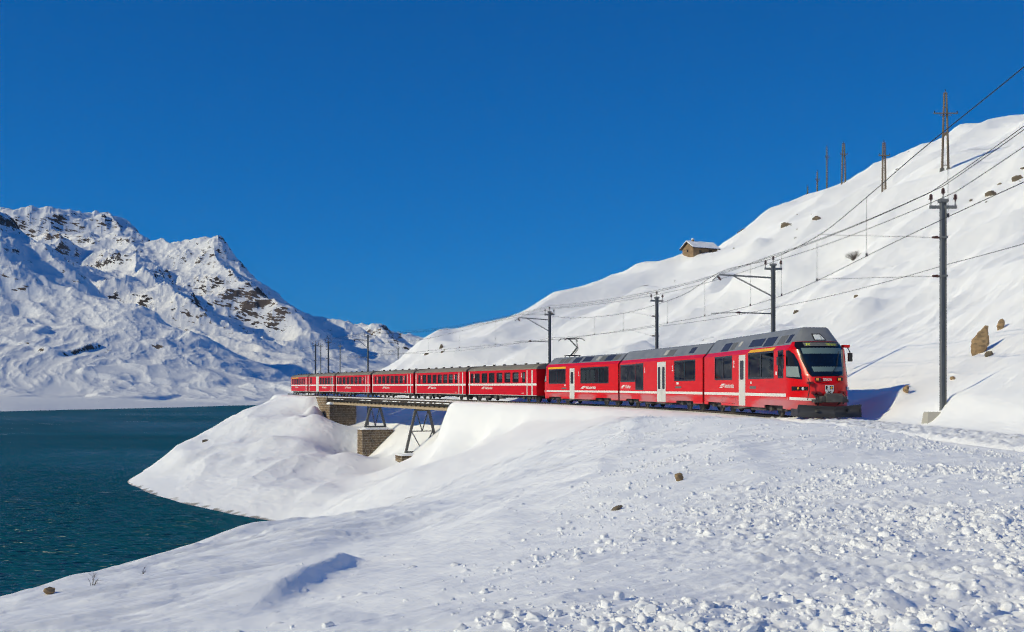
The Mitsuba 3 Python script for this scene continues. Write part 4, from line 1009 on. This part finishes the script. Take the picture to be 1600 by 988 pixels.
# snow lying on the deck and, in lengths, on the walkway
def snow_ribbon(u0, u1, z, ss, seed, h=.12):
    us = np.linspace(u0, u1, 22)
    A = np.array([[tp(s, u, 0)[:2] for u in us] for s in ss])
    S, Uu = np.meshgrid(ss, us, indexing='ij')
    e = np.minimum(1, np.minimum(Uu - u0, u1 - Uu) / .16)
    e2 = np.minimum(1, np.minimum(S - ss[0], ss[-1] - S) / .4)
    Z = z + h * np.sqrt(np.clip(e * e2, 0, 1)) * (1 + .5 * nz(S, Uu, .8, seed, 3))
    return grid_mesh(A[..., 0], A[..., 1], Z)
put(bridge + '__deck_snow', snow_ribbon(-1.74, 1.74, -.275, np.arange(BR0 - .2, BR1 + .6, .2), 3, .13), 'snow', smooth=True)
r_ = R(5)
s = BR0 + 1.0
while s < BR1 - 2.5:
    l = r_.uniform(.5, 2.4)
    if r_.rand() < .62:
        put(bridge + '__walkway_snow', snow_ribbon(-1.81, -1.40, -.505, np.arange(s, s + l, .1), int(s * 9), .16), 'snow', smooth=True)
    s += l + r_.uniform(.1, .7)

def trestle(s, z_top, w_top, z_bot, w_bot, bays):
    M = track_frame(s)
    q = lambda y, z, x=0: M[:3, :3] @ np.array([x, y, z]) + M[:3, 3]
    up = M[:3, 0]
    t = put(bridge + '__trestle', cat([beam(q(-w_top - .1, z_top), q(w_top + .1, z_top), .30, .24), beam(q(-w_bot - .12, z_bot + .08), q(w_bot + .12, z_bot + .08), .22, .20)]), 'trestle_paint')
    ws = lambda z: w_top + (z_top - z) / (z_top - z_bot) * (w_bot - w_top)
    for sd in (-1, 1):
        put(t + '__leg', beam(q(sd * w_top, z_top), q(sd * w_bot, z_bot), .26, .30, up=up), 'trestle_paint')
    zz = np.linspace(z_top - .1, z_bot + .12, bays + 1)
    for i in range(bays):
        a, b = zz[i], zz[i + 1]
        if i % 2 == 0:
            pairs = (((-ws(a) + .12, a), (0, b)), ((ws(a) - .12, a), (0, b)))
        else:
            pairs = (((-ws(a) + .12, a), (0 + .05, b)), ((ws(a) - .12, a), (.12, b)))
        for (y0, z0), (y1, z1) in pairs:
            put(t + '__diagonal', beam(q(y0, z0), q(y1, z1), .10, .11, up=up), 'trestle_paint')
        if i < bays - 1:
            put(t + '__cross_bar', beam(q(-ws(b), b), q(ws(b), b), .10, .12), 'trestle_paint')
    put(t + '__plinth_snow', placed(snow_block(-.9, .9, -w_bot - .35, w_bot + .35, z_bot - .28, .26, int(s)), M), 'snow', smooth=True)

def snow_block(x0, x1, y0, y1, z, h, seed):
    X, Yv = np.meshgrid(np.linspace(x0, x1, 18), np.linspace(y0, y1, 26), indexing='ij')
    e = np.clip(np.minimum(np.minimum(X - x0, x1 - X), np.minimum(Yv - y0, y1 - Yv)) / .22, 0, 1)
    return grid_mesh(X, Yv, z + h * np.sqrt(e) * (1 + .35 * nz(X, Yv, .7, seed, 2)))

trestle(97.6, -1.42, .66, -4.10, 1.42, 1)
trestle(79.6, -1.42, .84, -6.45, 2.05, 2)
for label, s, y0, y1, z0, z1, seed, L in (('brown masonry bridge pier standing free in the snow under the shorter trestle', 97.6, -2.15, 2.15, -10.0, -4.38, 11, 1.05),
                                         ('low masonry bridge pier mostly buried in snow under the taller trestle', 79.6, -2.95, 2.6, -9.2, -6.72, 12, 1.1)):
    k = thing('bridge_pier', label, 'bridge pier', None)
    masonry(k, track_frame(s), -L, L, y0, y1, z0, z1, seed, k)
    put(k + '__snow_cap', placed(snow_block(-L - .06, L + .06, y0 - .06, y1 + .06, z1 - .02, .16, seed), track_frame(s)), 'snow', smooth=True)
k = thing('bridge_abutment', 'wedge of stone masonry carrying the far end of the bridge', 'bridge abutment', None)
Ma_ = track_frame(113.2)
masonry(k, Ma_, -7.2, .55, -1.95, 2.1, -6.3, -1.27, 21, k)
masonry(k, Ma_, -7.2, -1.2, -1.95, 2.1, -1.24, -.24, 22, k)
put(k + '__snow_patch', placed(snow_block(-1.1, .6, -2.0, -.9, -1.26, .34, 7), Ma_), 'snow', smooth=True)
k = thing('bridge_abutment', 'top of a stone abutment just showing at the near end of the bridge', 'bridge abutment', None)
masonry(k, track_frame(63.9), -.5, 1.4, -2.35, 2.1, -1.6, -.30, 23, k)

# ------------------------------------------------------------------ the rails
mat('rail_steel', base_color=rgb(.10, .075, .06), roughness=0.45, metallic=0.5)
rk = thing('railway_track', 'narrow gauge railway track almost buried in snow under the train', 'railway track', None)
sr = np.arange(0, 240, 2.0)
for u in (-.5, .5):
    put(rk + '__rail', ribbon(u - .035, u + .035, -.14, -.055, sr), 'rail_steel')

# ------------------------------------------------------------------ catenary masts
def f_mast(p, n, uv):
    return mix((0.13, 0.14, 0.145), (0.21, 0.22, 0.22), fbm(p.x * 3, p.y * 3, p.z * .8, octaves=3))
mat('mast_steel', base_color=proc(f_mast), roughness=0.55, metallic=0.2)
mat('insulator_brown', base_color=rgb(.065, .022, .018), roughness=0.25, clearcoat=0.6)
mat('concrete', base_color=rgb(.42, .40, .35), roughness=0.9)
mat('wire_dark', base_color=rgb(.045, .045, .05), roughness=0.5, metallic=0.3)

def insulator(h, r=.085):
    p = [(0, 0), (.03, 0), (.03, h * .2)]
    for i in range(4):
        z = h * (.22 + .17 * i)
        p += [(r * (1 - .08 * i), z), (r * (1 - .08 * i), z + h * .07), (r * .5, z + h * .12)]
    p += [(.035, h * .95), (0, h)]
    return trimesh.creation.revolve(np.array(p), sections=12)

ZTOP = 8.5
def catenary_mast(label, s, u=2.7, ztop=ZTOP, arm=0.0, thin=1.0, base=False, xy=None, steady=True):
    k = thing('catenary_mast', label, 'catenary mast', 'overhead line masts along the track')
    M = track_frame(s)
    if xy is not None:
        M[:2, 3] = xy
    else:
        M[:2, 3] = on_track(s, u)
    zb = ground_at(M[0, 3], M[1, 3]) - .5
    w = .105 * thin
    post = cat(box(-.09 * thin, .09 * thin, -w, -w + .03, zb, ztop), box(-.09 * thin, .09 * thin, w - .03, w, zb, ztop), box(-.012, .012, -w + .02, w - .02, zb, ztop))
    pk = put(k + '__post', placed(post, M), 'mast_steel')
    ck = put(k + '__crossarm', placed(cat(box(-.05, .05, -.52, .52, ztop - .34, ztop - .22), box(-.15, .15, -.16, .16, ztop - .1, ztop + .02)), M), 'mast_steel')
    for y, z in ((-.47, ztop - .22), (0, ztop + .02), (.47, ztop - .22)):
        pin = trimesh.creation.cylinder(.022, .22, sections=6); pin.apply_translation((0, y, z + .11))
        put(k + '__pin', placed(pin, M), 'mast_steel')
        i = insulator(.27, .085); i.apply_translation((0, y, z + .18))
        put(k + '__insulator', placed(i, M), 'insulator_brown', smooth=30)
    if arm:
        za, zs, zt = ztop - .72, ztop - 1.85, 5.62
        a = put(k + '__cantilever', placed(cat(beam((0, -w, za - .08), (0, -arm, za + .05), .085), beam((0, -w, zs), (0, -arm * .76, za + .02), .06), beam((0, -arm, za + .05), (0, -arm - .42, za - .28), .05)), M), 'mast_steel')
        i = insulator(.34, .08); i.apply_transform(trimesh.transformations.rotation_matrix(-2.45, (1, 0, 0))); i.apply_translation((0, -arm - .12, za - .02))
        put(k + '__insulator', placed(i, M), 'insulator_brown', smooth=30)
        put(k + '__steady_arm', placed(cat(beam((0, -w, zt), (0, -arm * .66, zt + .04), .07), beam((0, -arm * .66, zt + .04), (0, -arm * 1.15, zt - .02), .04)), M), 'mast_steel')
        i = insulator(.30, .075); i.apply_transform(trimesh.transformations.rotation_matrix(np.pi / 2, (1, 0, 0))); i.apply_translation((0, -arm * .60, zt + .04))
        put(k + '__insulator', placed(i, M), 'insulator_brown', smooth=30)
    elif steady:
        for z in (ztop - 1.45, ztop - 2.95):
            i = insulator(.28, .06); i.apply_transform(trimesh.transformations.rotation_matrix(np.pi / 2, (1, 0, 0))); i.apply_translation((0, -w - .05, z))
            put(k + '__insulator', placed(i, M), 'insulator_brown', smooth=30)
            put(k + '__clamp', placed(box(-.14, .14, -w - .03, w + .03, z - .04, z + .04), M), 'mast_steel')
    if base:
        zg = zb + .5
        put(k + '__foundation', placed(cat(trimesh.convex.convex_hull(np.array([(x * sx, -.42 + y * sy, zz) for sx in (-1, 1) for sy in (-1, 1) for x, y, zz in ((.34, .34, zg - .9), (.24, .24, zg - .18))]))), M), 'concrete')
    return M

MAST = [(-24.5, 3.2), (-6.4, 3.0), (12.8, 2.7), (31.4, 2.7), (51.2, 2.7), (108.9, 2.7), (131.8, 2.7), (143.2, 2.7)]
ML = ['', 'tall grey steel mast standing alone on the snow bank right of the train', 'steel mast with a long bracket arm behind the leading railcar section', 'steel mast without a bracket arm behind the middle railcar section',
      'steel mast with a bracket arm beside the raised pantograph', 'dark mast behind the bridge, tallest of those behind the coaches', 'dark thick mast near the far end of the train, right one of a close pair', 'dark mast nearest the far end of the train']
catenary_mast(ML[1], MAST[1][0], MAST[1][1], 8.62, base=True)
catenary_mast(ML[2], MAST[2][0], 2.7, ZTOP, arm=3.25)
catenary_mast(ML[3], MAST[3][0], 2.7, 8.2)
catenary_mast(ML[4], MAST[4][0], 2.7, ZTOP, arm=3.2)
catenary_mast(ML[5], MAST[5][0], 2.7, 8.9, steady=True, arm=2.0)
catenary_mast(ML[6], MAST[6][0], 2.7, 8.95)
catenary_mast(ML[7], MAST[7][0], 2.7, 8.9)
catenary_mast('thin distant mast seen between the close pair above the far coaches', 194.1, 2.7, 10.6, thin=.75, steady=False)
catenary_mast('thin distant mast by itself right of the close pair', 207.0, 2.7, 11.0, thin=.8, steady=False)
catenary_mast('small distant mast just above the toe of the right hillside', 225, 2.7, 11.2, xy=(-29.0, 261.0), arm=2.6)

# ------------------------------------------------------------------ wires
def sagging(nodes, sag, n=14):
    out = []
    for a, b in zip(nodes[:-1], nodes[1:]):
        a, b = np.array(a), np.array(b)
        t = np.linspace(0, 1, n)[:-1, None]
        L = np.linalg.norm(b - a)
        p = a + (b - a) * t
        p[:, 2] -= 4 * sag * (L / 20) ** 1.5 * (t * (1 - t))[:, 0]
        out.append(p)
    return np.vstack(out + [np.array(nodes[-1])[None]])
mt = [10.7, 8.62, ZTOP, 8.2, ZTOP, 8.9, 8.95, 8.9]
for du, dz, lab in ((-.47, .30, 'nearest of the three feeder wires carried on the mast tops'), (0, .53, 'uppermost of the three feeder wires, on the centre insulators of the masts'), (.47, .30, 'hillside one of the three feeder wires on the mast tops')):
    nodes = [tp(s, u + du, z + dz) for (s, u), z in zip(MAST, mt)]
    put('feeder_wire', tube(sagging(nodes, .16), .014, 5), 'wire_dark', smooth=True, label=lab, category='wire')
# return wire on the hill side of the masts
nodes = [tp(s, u + .22, z) for (s, u), z in zip(MAST, [6.3, 6.14, 6.0, 6.0, 6.0, 6.2, 6.2, 6.2])]
put('return_wire', tube(sagging(nodes, .12), .012, 5), 'wire_dark', smooth=True, label='wire clamped low on the hill side of the masts', category='wire')
from scipy.interpolate import PchipInterpolator
cs, cz = [-40, -28, -19.5, -1.7, 14, 41, 60, 109, 132, 143, 165], [7.5, 6.95, 6.6, 5.98, 5.68, 5.50, 5.5, 5.5, 5.5, 5.5, 5.5]
ms_, mz_ = [-40, -28, -19.5, -13.5, -8.5, -1.7, 5, 12.8, 20, 30, 40, 51.2, 65, 80, 95, 108.9, 120, 131.8, 143.2, 165], [12.6, 10.6, 9.5, 8.87, 8.34, 7.9, 7.85, 8.12, 7.2, 6.8, 7.1, 8.12, 7.3, 6.9, 7.2, 8.15, 7.6, 7.9, 7.6, 7.5]
fc, fm = PchipInterpolator(cs, cz), PchipInterpolator(ms_, mz_)
sw = np.arange(-40, 150, 1.5)
zig = lambda s: -.4 + .25 * np.sin(s * .16)
put('contact_wire', tube([tp(s, zig(s), float(fc(s))) for s in sw], .012, 5), 'wire_dark', smooth=True, label='contact wire hanging over the track, touched by the pantograph', category='wire')
kmw = thing('messenger_wire', 'steep upper catenary wire with droppers, climbing out at the right edge', 'wire', None)
put(kmw + '__cable', tube([tp(s, zig(s), float(fm(s))) for s in sw], .015, 5), 'wire_dark', smooth=True)
for s in [-15.6, -8.5, -1.7, 4, 9, 16, 22, 30, 36, 45, 57, 66, 76, 86, 97]:
    put(kmw + '__dropper', tube([tp(s, zig(s), float(fm(s))), tp(s, zig(s), float(fc(s)))], .007, 4), 'wire_dark')
    put(kmw + '__dropper_clip', placed(box(-.03, .03, -.025, .025, -.08, .04), trimesh.transformations.translation_matrix(tp(s, zig(s), float(fc(s)) + .06))), 'wire_dark')
for (s, u), (z0, z1), sp in (((-6.4, 3.0), (7.17, 7.95), -1.9), ((-6.4, 3.0), (5.67, 6.02), -1.9), ((31.4, 2.7), (6.75, 6.85), 28.8), ((31.4, 2.7), (5.25, 5.55), 28.8)):
    put('pull_off_wire', tube([tp(s, u - .4, z0), tp(sp, zig(sp), z1)], .008, 4), 'wire_dark', label='thin %s pull-off wire from the %s to the catenary' % ('upper' if z0 > 6.4 else 'lower', 'lone tall mast right of the train' if s < 0 else 'mast behind the middle railcar section'), category='wire')

# ------------------------------------------------------------------ wooden line poles on the hillside
def f_wood(p, n, uv):
    return mix((0.10, 0.075, 0.055), (0.22, 0.175, 0.13), fbm(p.x * 9, p.y * 9, p.z * .7, octaves=3))
mat('old_wood', base_color=proc(f_wood), roughness=0.9)
def line_pole(label, x, y, height, spread, arm=1.3, foot=True, zb=None):
    k = thing('power_line_pole', label, 'wooden pole', 'wooden power line poles on the hillside')
    z = ground_at(x, y, True) if zb is None else zb
    tops = z + height
    legs = (-1, 1) if spread else (0,)
    for sd in legs:
        put(k + '__leg', tube([(x + sd * spread, y, z - .6), (x + sd * (spread * .45 + .1), y, z + height * .55), (x + sd * .17, y, tops - .3)], [.19, .165, .13], 9), 'old_wood', smooth=True)
        if foot:
            put(k + '__footing', box(x + sd * spread - .26, x + sd * spread + .26, y - .26, y + .26, z - .8, z + 1.15), 'trestle_paint')
    cz = tops - height * .27 if arm else 0
    if arm:
        put(k + '__crossarm', cat(beam((x - arm, y - .2, cz), (x + arm, y - .2, cz), .15), beam((x - arm * .5, y - .2, cz - .3), (x + arm * .5, y - .2, cz - .3), .08)), 'old_wood')
        for dx in (-arm * .93, arm * .93):
            i = insulator(.35, .09); i.apply_translation((x + dx, y - .2, cz + .06)); put(k + '__insulator', i, 'insulator_brown', smooth=30)
    i = insulator(.45, .08); i.apply_translation((x, y, tops - .2)); put(k + '__insulator', i, 'insulator_brown', smooth=30)
    put(k + '__spike', tube([(x, y, tops - .5), (x, y, tops + .15)], .04, 6), 'mast_steel')
    if spread:
        for f in (.12, .5, .8):
            w = spread * (1 - f) + .17 * f
            put(k + '__brace', beam((x - w, y - .1, z + height * f), (x + w, y - .1, z + height * f), .10), 'old_wood')
line_pole('tallest double wooden pole with a cross-arm, rightmost on the hillside', 68.0, 160.7, 13.3, .52, 1.9)
line_pole('double wooden pole on the brow of the hill, second from the right', 67.7, 186.4, 9.9, .30, 1.0, False)
line_pole('double wooden pole on the skyline, third from the right', 74.6, 230.4, 10.4, .45, .8, False)
for lab, px_, d_, top_ in (('single wooden pole on the skyline, fourth from the right', 492, 240., 228), ('short pole top on the skyline, second from the left of the row', 477, 250., 267), ('faint pole top on the skyline, leftmost of the row', 462, 255., 290)):
    x_, zt_ = px_ / 1600 * d_, 1.4 + (604 - top_) / 1600 * d_
    zg_ = ground_at(x_, d_, True)
    line_pole(lab, x_, d_, zt_ - zg_, 0, .45, False)

# ------------------------------------------------------------------ stone hut
def stone_hut(x, y, rot):
    k = thing('stone_hut', 'small brown stone hut with a snow covered gable roof on the hill crest', 'hut')
    z = ground_at(x, y, True)
    M = trimesh.transformations.rotation_matrix(rot, (0, 0, 1)); M[:3, 3] = (x, y, z - .75)
    L, Wd, H, Rg = 6.0, 3.5, 1.25, 2.3
    gable = sg.Polygon([(-Wd / 2, -2.5), (Wd / 2, -2.5), (Wd / 2, H), (0, Rg), (-Wd / 2, H)])
    walls = []
    for xx in (-L / 2, L / 2 - .35):
        e = extrude(gable, .35); v = e.vertices.copy(); e.vertices = np.c_[xx + v[:, 2], v[:, 0], v[:, 1]]; walls.append(e)
    side = sg.box(-L / 2 + .35, -2.5, L / 2 - .35, H).difference(sg.box(-1.5, .2, -.9, .8)).difference(sg.box(.9, -.6, 1.7, 1.0))
    for yy in (-Wd / 2, Wd / 2 - .35):
        e = extrude(side, .35); v = e.vertices.copy(); e.vertices = np.c_[v[:, 0], yy + .35 - v[:, 2], v[:, 1]]; walls.append(e)
    put(k + '__wall', placed(cat(walls), M), 'hut_stone')
    r = R(3)
    st = []
    for i in range(9):
        za = -.6 + i * .29
        t = -Wd / 2
        while t < Wd / 2 - .2:
            w = r.uniform(.35, .75)
            b = min(t + w, Wd / 2)
            if za + .27 < H + (1 - abs((t + b) / 2) / (Wd / 2)) * (Rg - H) - .2:
                st.append(box(-L / 2 - r.uniform(.03, .08), -L / 2 + .1, t + .015, b - .015, za, za + .27))
            t += w
        t = -L / 2
        while t < L / 2 - .2:
            w = r.uniform(.35, .8)
            b = min(t + w, L / 2)
            if za + .27 < H and not (t < -.85 and b > -1.55 and za + .27 > .15 and za < .85) and not (t < 1.75 and b > .85 and za < 1.05):
                st.append(box(t + .015, b - .015, -Wd / 2 - r.uniform(.03, .08), -Wd / 2 + .1, za, za + .27))
            t += w
    sk = put(k + '__stonework', placed(cat(st), M), 'hut_stone'); tag(sk, kind='stuff')
    rk = put(k + '__roof', placed(cat([trimesh.convex.convex_hull(np.array([(xx, yy, zz) for xx in (-L / 2 - .45, L / 2 + .45) for yy, zz in ((0, Rg + .12), (0, Rg + .27), (sd * (Wd / 2 + .5), H - .32 + .12), (sd * (Wd / 2 + .5), H - .32 + .27))])) for sd in (-1, 1)]), M), 'deck_timber')
    put(rk + '__roof_snow', placed(cat([trimesh.convex.convex_hull(np.array([(xx, yy, zz) for xx in (-L / 2 - .40, L / 2 + .42) for yy, zz in ((0, Rg + .28), (0, Rg + .52), (sd * (Wd / 2 + .44), H - .02), (sd * (Wd / 2 + .40), H + .14))])) for sd in (-1, 1)]), M), 'snow')
    ck = put(rk + '__chimney', placed(box(-L / 2 + 1.0, -L / 2 + 1.4, -.2, .2, Rg, Rg + .75), M), 'hut_stone')
    put(rk + '__chimney_snow', placed(box(-L / 2 + .97, -L / 2 + 1.43, -.23, .23, Rg + .76, Rg + 1.0), M), 'snow')
    put(k + '__window', placed(box(-1.5, -.9, -Wd / 2 + .12, -Wd / 2 + .16, .2, .8), M), 'black_gloss')
    put(k + '__door', placed(box(.9, 1.7, -Wd / 2 + .10, -Wd / 2 + .15, -.6, 1.0), M), 'deck_timber')
    put(k + '__gable_window', placed(box(-L / 2 - .09, -L / 2 + .05, -.22, .22, .5, 1.0), M), 'black_gloss')
mat('hut_stone', base_color=proc(lambda p, n, uv: mix((0.17, 0.11, 0.065), (0.40, 0.27, 0.16), noise(p.x * 1.7, p.y * 1.7, p.z * 3.3) * .6 + .4 * fbm(p.x * 4, p.y * 4, p.z * 4, octaves=3))), roughness=0.9)
stone_hut(37.9, 206.5, math.radians(27))

# ------------------------------------------------------------------ boulders and outcrops
def f_rock(p, n, uv):
    g = fbm(p.x * 2.2, p.y * 2.2, p.z * 2.2, octaves=4)
    c = smoothstep(.45, .7, noise(p.x * 5, p.y * 5, p.z * 9))
    return mix(mix((0.20, 0.13, 0.07), (0.50, 0.34, 0.18), g), (0.10, 0.075, 0.05), c * .5)
mat('brown_rock', base_color=proc(f_rock), roughness=0.9)
mat('grey_rock', base_color=proc(lambda p, n, uv: mix((0.07, 0.06, 0.045), (0.24, 0.19, 0.13), fbm(p.x * 1.7, p.y * 1.7, p.z * 2.7, octaves=4))), roughness=0.9)

def rock_mesh(sx, sy, sz, seed, tilt=(0, 0, 0), flats=9, sub=4):
    m = trimesh.creation.icosphere(sub)
    r = R(seed)
    v = m.vertices
    for _ in range(flats):
        n = r.normal(size=3); n /= np.linalg.norm(n)
        h = r.uniform(.55, .88)
        d = v @ n
        v = v - np.maximum(d - h, 0)[:, None] * n
    v = v * (1 + .22 * (meshkit.fbm(v * 2.6 + seed, 4, seed) - .5)[:, None] * 2)
    m.vertices = v * (sx, sy, sz)
    m.apply_transform(trimesh.transformations.euler_matrix(*tilt))
    return m
def boulder(name, label, x, y, sx, sy, sz, seed, tilt=(0, 0, 0), lift=0.0, m='grey_rock', flats=9, group=None):
    b = rock_mesh(sx, sy, sz, seed, tilt, flats)
    b.apply_translation((x, y, ground_at(x, y, True) + lift))
    put(name, b, m, smooth=28, label=label, category='rock', group=group)
boulder('boulder', 'big leaning tan boulder on the slope right of the lone mast', 22.55, 49.3, .50, .30, .86, 4, (0, math.radians(24), 0), .55, 'brown_rock', 14)
boulder('boulder', 'small tan rock on the slope above and right of the big boulder', 25.1, 52.6, .20, .2, .36, 7, (0, .3, 0), .15, 'brown_rock')
boulder('boulder', 'dark brown rock just below the big leaning boulder', 22.35, 48.0, .20, .16, .15, 9, (0, -.5, 0), .08)
boulder('boulder', 'small brown stone beside the foot of the lone mast', 19.9, 46.2, .14, .12, .10, 12, (0, 0, 0), .05, 'brown_rock')
boulder('boulder', 'brown stone half covered in snow between the train front and the lone mast', 17.9, 46.5, .14, .14, .20, 14, (0, .3, 0), .16, 'brown_rock')
boulder('boulder', 'brown rock peeking out of the snow blocks in the foreground', 2.75, 16.9, .075, .08, .085, 16, (0, .4, 0), .05, 'brown_rock')
boulder('boulder', 'flat dark stone in smooth snow left of the thrown snow', 1.56, 15.3, .10, .09, .05, 18, (0, -.4, .2), .02)
boulder('boulder', 'brown rock at the foreground crest above the lake, far left', -7.05, 15.6, .08, .08, .07, 19, (0, 0, 0), .05, 'brown_rock')
OUT = [('rock outcrop in the snow below the skyline left of the wooden poles', 52.9, 196., 1.4, 1.0, 1.1), ('rock outcrop on the skyline right of the hut', 51.4, 228.5, 1.6, 1.2, .9), ('pair of dark rocks high at the right edge, lower one', 57.9, 123.7, .9, .7, .45),
       ('dark rock at the right edge of the picture high on the hill', 61.8, 124.8, .8, .8, .9), ('rock below the tallest wooden pole on the skyline', 95.8, 224., 1.5, 1.2, .9), ('small dark rock in the slope above the leading railcar section', 29.5, 106.2, .35, .3, .3),
       ('dark outcrop low on the hill toe above the coaches, left one', -14.2, 170.5, .5, .5, .6), ('dark outcrop low on the hill toe above the coaches, right one', -11.6, 169.4, .5, .4, .7), ('brown rock patch on the slope of the peninsula above the water', -44.4, 148.5, .5, .7, .35),
       ('dark rock scar on the slope left of the row of poles', 56.5, 190., .8, .6, .7), ('rock ledge under the brow below the second wooden pole', 63.0, 176., .6, .5, .5)]
for i, (lab, x, y, a, b, c) in enumerate(OUT):
    boulder('rock_outcrop', lab, x, y, a, b, c, 40 + i, (0, 0, i * .7), -c * .25, 'grey_rock', 7)

r = R(19)
for cx, cy, n_, sp in ((52., 195., 6, 4.), (62., 180., 4, 7.), (60., 126., 8, 5.), (75., 200., 4, 9.), (-13., 171., 7, 3.0), (45., 150., 3, 9.), (30., 110., 3, 9.), (30., 180., 3, 12.)):
    for _ in range(n_):
        x, y = cx + r.normal() * sp, cy + r.normal() * sp * .8
        a = r.uniform(.12, .36)
        b = rock_mesh(a, a * r.uniform(.6, 1), a * r.uniform(.5, .9), int(r.randint(9999)), (0, 0, r.uniform(0, 6)), 7, 3)
        b.apply_translation((x, y, ground_at(x, y, True) - a * .15))
        put('small_rock', b, 'grey_rock', smooth=28, label='small dark rock poking out of the snow of the hillside', category='rock', group='small rocks scattered on the hillside')

# ------------------------------------------------------------------ bare shrub and dry grass
mat('twig', base_color=rgb(.07, .05, .04), roughness=0.9)
def shrub(name, label, x, y, w, h, n, r0, seed):
    r = R(seed)
    z = ground_at(x, y, True)
    k = thing(name, label, 'shrub')
    tw = []
    for i in range(n):
        a, e = r.uniform(0, 6.28), r.uniform(.15, 1.0)
        tip = np.array([math.cos(a) * w * e, math.sin(a) * w * e * .6, h * r.uniform(.6, 1.0) * (1 - .45 * e)])
        t = np.linspace(0, 1, 4)[:, None]
        p = np.array([x, y, z - .1]) + tip * t + np.array([0, 0, 1]) * (t * (1 - t)) * h * .35 + r.normal(size=(4, 3)) * .04 * w * t
        tw.append(tube(p, [r0, r0 * .8, r0 * .55, r0 * .3], 4))
        for _ in range(2):
            q = p[2]; d = (p[3] - p[2]) + r.normal(size=3) * .25 * h * .4
            tw.append(tube([q, q + d * .9], [r0 * .5, r0 * .25], 3))
    kk = put(k + '__twigs', cat(tw), 'twig'); tag(kk, kind='stuff')
shrub('bare_shrub', 'leafless dark shrub on the snowy hillside above the leading railcar section', 43.0, 128.6, 1.5, 1.7, 46, .035, 2)
shrub('dry_weed', 'dry weed stalks beside the rock on the left foreground crest', -6.6, 16.1, .16, .34, 6, .006, 5)
shrub('dry_weed', 'single dry weed sticking out of the left foreground crest', -6.35, 17.6, .10, .30, 4, .006, 6)

# ------------------------------------------------------------------ blocks of snow thrown out by the plough
r = R(77)
base = []
for i in range(28):
    m = trimesh.creation.icosphere(2 if i < 14 else 1)
    v = m.vertices
    rr_ = R(300 + i)
    for _ in range(10):
        n = rr_.normal(size=3); n /= np.linalg.norm(n)
        v = v - np.maximum(v @ n - rr_.uniform(.6, .92), 0)[:, None] * n
    v = v * (1 + .42 * (meshkit.fbm(v * 2.7 + i, 3, i) - .5)[:, None] * 2)
    base.append((v * (1, rr_.uniform(.6, 1), rr_.uniform(.55, .9)), m.faces))
N = 150000
yy = 5.0 + 43 * r.rand(N) ** 1.35
xx = r.uniform(-5, 12.5, N)
f = rubble_field(xx, yy)
dens = f * .8 * np.clip(.05 + 2.0 * sst(.36, .66, nz(xx, yy, 1.5, 61, 3) + .5) * (.15 + .3 * sst(2, 6, xx - .05 * yy) + sst(.36, .60, nz(xx, yy, 4.2, 62, 3) + .5)), 0, 1.9) + .022 * (1 - f) * sst(-5, 1, xx - .09 * yy)
keep = (r.rand(N) < dens * np.clip(1.0 * (14 / yy), .25, 1.0)) & (np.abs(xx / yy) < .56)
xx, yy = xx[keep], yy[keep]
zz = ground(xx, yy)
V, Fc, o = [], [], 0
for i in range(len(xx)):
    s = float(np.clip(.0105 * r.rand() ** -.52, .009, .062)) * (1.0 if yy[i] < 10 else (10 / yy[i]) ** .15)
    v, fc = base[r.randint(14) + (14 if s * 14 < .03 * yy[i] else 0)]
    a = trimesh.transformations.euler_matrix(*r.uniform(0, 6.28, 3))[:3, :3]
    V.append((v @ a.T) * (s, s, s * .72) + (xx[i], yy[i], zz[i] + s * .16)); Fc.append(fc + o); o += len(v)
clods = trimesh.Trimesh(np.vstack(V), np.vstack(Fc), process=False)
put('snow_clods', clods, 'clod_snow', smooth=50, label='broken lumps of thrown snow scattered over the foreground', category='snow', kind='stuff')
# ------------------------------------------------------------------ thin air haze
low = min(float(GZ.min()), float(MZ.min()), WATER) - 1.5
high = max(float(MZ.max()), float(GZ.max()), 70.0) + 12.0
scene['air'] = {'type': 'homogeneous', 'albedo': rgb(.93, .95, .97), 'sigma_t': 7e-6}
scene['haze'] = {'type': 'cube', 'bsdf': {'type': 'null'}, 'interior': {'type': 'ref', 'id': 'air'},
                 'to_world': T().translate([0, 2000, (low + high) / 2]).scale([8600, 8600, (high - low) / 2])}
tag('haze', 'thin clear winter air over the whole valley', 'haze', kind='stuff')
scene['camera']['medium'] = {'type': 'ref', 'id': 'air'}
print('haze box', low, high)
print('clods', len(xx), 'triangles', sum(len(v[1]) for v in meshkit.WRITTEN.values()))
